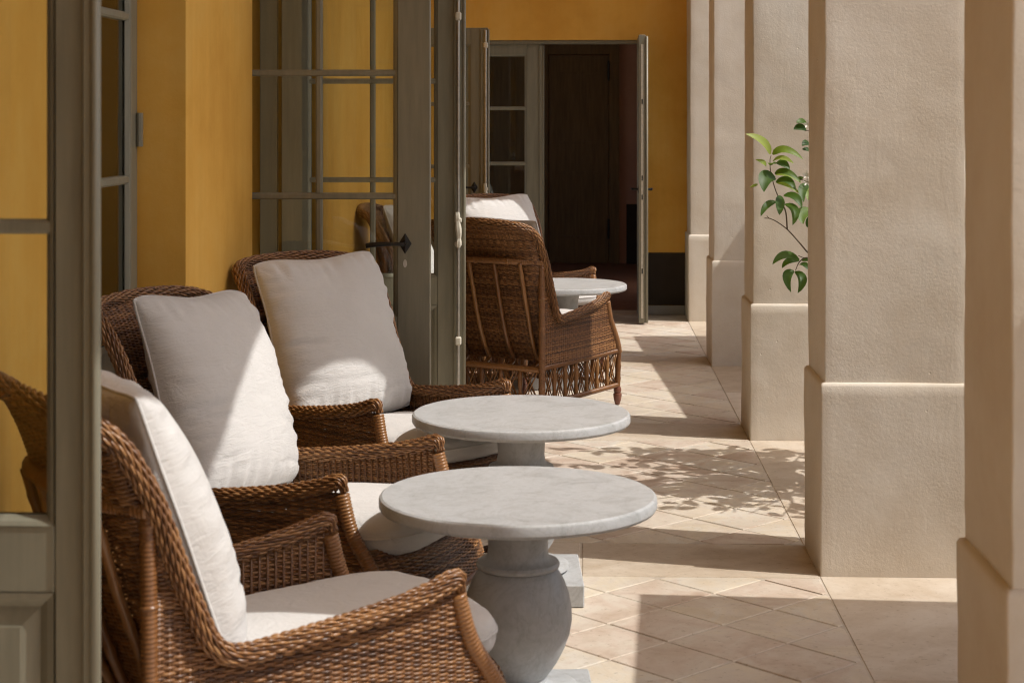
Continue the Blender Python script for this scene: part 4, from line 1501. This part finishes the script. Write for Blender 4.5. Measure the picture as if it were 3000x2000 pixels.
BRANCH_STEMS = [
    ([(-0.6888, -0.0006, 0.9667), (-0.7817, -0.0443, 1.0413), (-0.8145, -0.0456, 1.0795), (-0.8745, -0.048, 1.145), (-0.9236, -0.0499, 1.1805), (-0.9536, -0.0511, 1.193), (-0.9743, -0.0519, 1.1941)], 0.0048, 0.0019),
    ([(-0.8745, -0.048, 1.1461), (-0.8778, -0.0481, 1.1996), (-0.8827, -0.0483, 1.2269), (-0.8909, -0.0486, 1.246), (-0.9181, -0.0497, 1.2979), (-0.9334, -0.0503, 1.3415), (-0.9454, -0.0508, 1.3879), (-0.9498, -0.051, 1.418), (-0.9498, -0.051, 1.4562), (-0.9454, -0.0508, 1.4698)], 0.0037, 0.0017),
    ([(-0.9536, -0.0511, 1.193), (-0.9645, -0.0515, 1.2051)], 0.0019, 0.0013),
    ([(-0.6888, -0.0006, 1.0106), (-0.7817, -0.0443, 1.0205), (-0.8036, -0.0451, 1.0205), (-0.8254, -0.046, 1.0293)], 0.0031, 0.0017),
    ([(-0.7981, -0.0449, 1.0194), (-0.8118, -0.0455, 1.0112), (-0.8254, -0.046, 0.9949), (-0.8379, -0.0465, 0.9648)], 0.0028, 0.0017),
    ([(-0.6888, -0.0006, 1.318), (-0.7817, -0.0443, 1.3525), (-0.8036, -0.0451, 1.3606), (-0.8172, -0.0457, 1.3634)], 0.0026, 0.0017),
    ([(-0.6888, -0.0006, 1.5485), (-0.7763, -0.0441, 1.5763), (-0.7954, -0.0448, 1.579)], 0.0026, 0.0017),
]
BLOSSOMS = [(-0.7835, -0.0243, 1.6062), (-0.7879, -0.0245, 1.3845), (-0.7857, -0.0244, 1.3517)]
for (b, m, t, w_, ti) in BRANCH_LEAVES:
    lf = MB()
    b, m, t = Vector(b), Vector(m), Vector(t)
    # blades face the light and the gallery
    leaf_geo(lf, (0, 0, 0), m - b, t - b, w_ * 1.25, (0.15, -0.75, 0.62), ti, 0.18, 10)
    build(lf, 'leaf', 'leaf', tree, True, None, b)
for (pts, r0, r1) in BRANCH_STEMS:
    st_ = MB()
    q = spline(pts, 20)
    st_.tube(q, np.linspace(r0, r1, 20), 7)
    build(st_, 'branch', 'bark', tree, True)
st_ = MB()
st_.tube(spline([(0.0, 0.0, 0.85), (-0.35, -0.05, 0.62 + 0.05), BRANCH_STEMS[0][0][0]], 16), np.linspace(0.012, BRANCH_STEMS[0][1], 16), 7)
build(st_, 'branch', 'bark', tree, True)
for bl in BLOSSOMS:
    a = MB()
    for k in range(5):
        an = k * 2 * math.pi / 5 + 0.3
        d = Vector((math.cos(an), -0.35, math.sin(an)))
        leaf_geo(a, (0, 0, 0), d * 0.010, d * 0.019 + Vector((0, -0.004, 0)), 0.009, (0, -1, 0), 0.5, 0.2, 4)
    build(a, 'blossom', 'blossom', tree, True, None, bl)


# crown: the mass of leaves outside the arcade
rt = random.Random(5)
fo = MB()
tw = MB()
tw.tube(spline([(0, 0, 0.55), (0.03, -0.02, 0.95), (-0.02, 0.02, 1.35)], 12), np.linspace(0.03, 0.021, 12), 8)
ends = []
for k in range(64):
    a = rt.uniform(0, 2 * math.pi)
    r = rt.uniform(0.35, 0.74)
    e = Vector((0.62 * r * math.cos(a) / 0.74 * 1.1, 1.0 * r * math.sin(a) / 0.74, 1.85 + rt.uniform(-0.6, 0.62)))
    e.x = rt.uniform(-0.60, 0.35) if k % 3 else e.x
    if e.x < -0.60: e.x = -0.60
    e.y = min(e.y, 0.55)
    st = Vector((0.0, 0.0, rt.uniform(1.1, 1.4)))
    md = st.lerp(e, 0.5) + Vector((rt.uniform(-.1, .1), rt.uniform(-.1, .1), rt.uniform(-.02, .15)))
    pth = spline([st, md, e], 14)
    tw.tube(pth, np.linspace(0.012, 0.003, 14), 6)
    for s in range(13):
        i = rt.randint(5, 13)
        b = Vector(pth[i])
        d = Vector((rt.gauss(0, 1), rt.gauss(0, 1), rt.gauss(0.0, 0.6))).normalized()
        L_ = rt.uniform(0.07, 0.12)
        b2 = b + d * rt.uniform(0.0, 0.05)
        t_ = b2 + d * L_ + Vector((0, 0, -0.015))
        if TB.x + t_.x < 1.06 or TB.x + b2.x < 1.06:
            continue
        m_ = (b2 + t_) / 2 + Vector((0, 0, 0.012))
        leaf_geo(fo, b2, m_, t_, L_ * 0.48, (rt.gauss(0.55, .3), rt.gauss(-0.12, .3), 0.85), rt.random() ** 1.6 * 0.8, n=4)
tag(build(fo, 'foliage', 'leaf', tree, True), kind='stuff')
build(tw, 'trunk', 'bark', tree, True)
pt = MB()
pt.lathe([(0.19, -0.155), (0.20, -0.15), (0.27, 0.42), (0.30, 0.43), (0.305, 0.50), (0.295, 0.505), (0.265, 0.505), (0.26, 0.46)], 32)
pot = tag(build(pt, 'terracotta_pot', 'pot', None, True, 40, TB), 'terracotta pot of the lemon tree outside the arcade', 'pot')
so = MB(); so.lathe([(0.001, 0.455), (0.262, 0.46), (0.262, 0.47), (0.001, 0.475)], 24); build(so, 'soil', 'soil', pot)

# ------------------------------------------------------------------ parasols in the garden (their shade falls into the gallery)
def parasol(label, cx, cy, sx, sy, h, rot):
    P = empty('garden_parasol', (cx, cy, -0.16), R(rot))
    h = h + 0.16
    a = MB()
    n = 12
    V, F = [], []
    peak = 0.55
    for i in range(n + 1):
        for j in range(n + 1):
            u, v = -1 + 2 * i / n, -1 + 2 * j / n
            V.append((u * sx / 2, v * sy / 2, h + peak * (1 - max(abs(u), abs(v)))))
    for i in range(n):
        for j in range(n):
            F.append((i * (n + 1) + j, (i + 1) * (n + 1) + j, (i + 1) * (n + 1) + j + 1, i * (n + 1) + j + 1))
    a.add(V, F)
    build(a, 'canopy', 'canvas', P)
    a = MB()
    for (x0, y0, x1, y1) in ((-1, -1, 1, -1), (1, -1, 1, 1), (1, 1, -1, 1), (-1, 1, -1, -1)):
        a.add([(x0 * sx / 2, y0 * sy / 2, h), (x1 * sx / 2, y1 * sy / 2, h), (x1 * sx / 2 * 1.003, y1 * sy / 2 * 1.003, h - 0.06), (x0 * sx / 2 * 1.003, y0 * sy / 2 * 1.003, h - 0.06)], [(0, 1, 2, 3)])
    build(a, 'valance', 'canvas', P)
    a = MB(); a.tube([(0, 0, 0.0), (0, 0, h + peak - 0.02)], 0.035, 12); build(a, 'pole', 'teak', P, True, 40)
    for sx_, sy_ in ((1, 1), (1, -1), (-1, 1), (-1, -1)):
        a = MB(); a.tube([(sx_ * 0.04, sy_ * 0.04, h + peak - 0.07), (sx_ * sx / 2 * 0.98, sy_ * sy / 2 * 0.98, h - 0.012)], 0.012, 6); build(a, 'rib', 'teak', P)
    a = MB(); a.box((-0.35, -0.35, 0.0), (0.35, 0.35, 0.09), 0.01); build(a, 'base', 'stone', P)
    tag(P, label, 'parasol', 'garden parasols')
HP = 2.4
kx, ky = 0.544 / 0.829 * HP, -0.1285 / 0.829 * HP
parasol('square canvas parasol shading the nearest bay from outside', 0.115 + kx + 1.6, 5.93 + ky - 1.6, 3.2, 3.2, HP, -3)
parasol('square canvas parasol shading the two far bays from outside', 0.48 + kx + 1.83, 11.27 + ky, 3.66, 3.66, HP, 3.1)

# hedge along the far side of the garden
rh = random.Random(3)
hd = MB()
for k in range(5200):
    x = 9.0 + rh.uniform(-0.5, 0.5)
    y = rh.uniform(-14, 34)
    z = rh.uniform(-0.16, 2.3) if rh.random() < 0.75 else 2.25 + rh.uniform(0, 0.12)
    if rh.random() < 0.7:
        x = 8.5 + rh.uniform(-0.06, 0.05)
    d = Vector((rh.gauss(-0.4, 1), rh.gauss(0, 1), rh.gauss(0.2, 0.8))).normalized()
    c = Vector((x, y, z))
    leaf_geo(hd, c, c + d * 0.11 + Vector((0, 0, .02)), c + d * 0.22, 0.14, (rh.gauss(-.6, .5), rh.gauss(0, .5), 1), rh.random() * 0.75, n=3)
hedge = empty('hedge', (8.5, -14, -0.16))
fol = build(hd, 'foliage', 'leaf', hedge, True)
fol.location = (-8.5, 14, 0.16)
tag(fol, kind='stuff')
co = MB(); co.box((0.12, 0, 0), (0.9, 48, 2.3)); build(co, 'twig_core', 'soil', hedge)
tag(hedge, 'clipped green hedge across the garden', 'hedge')
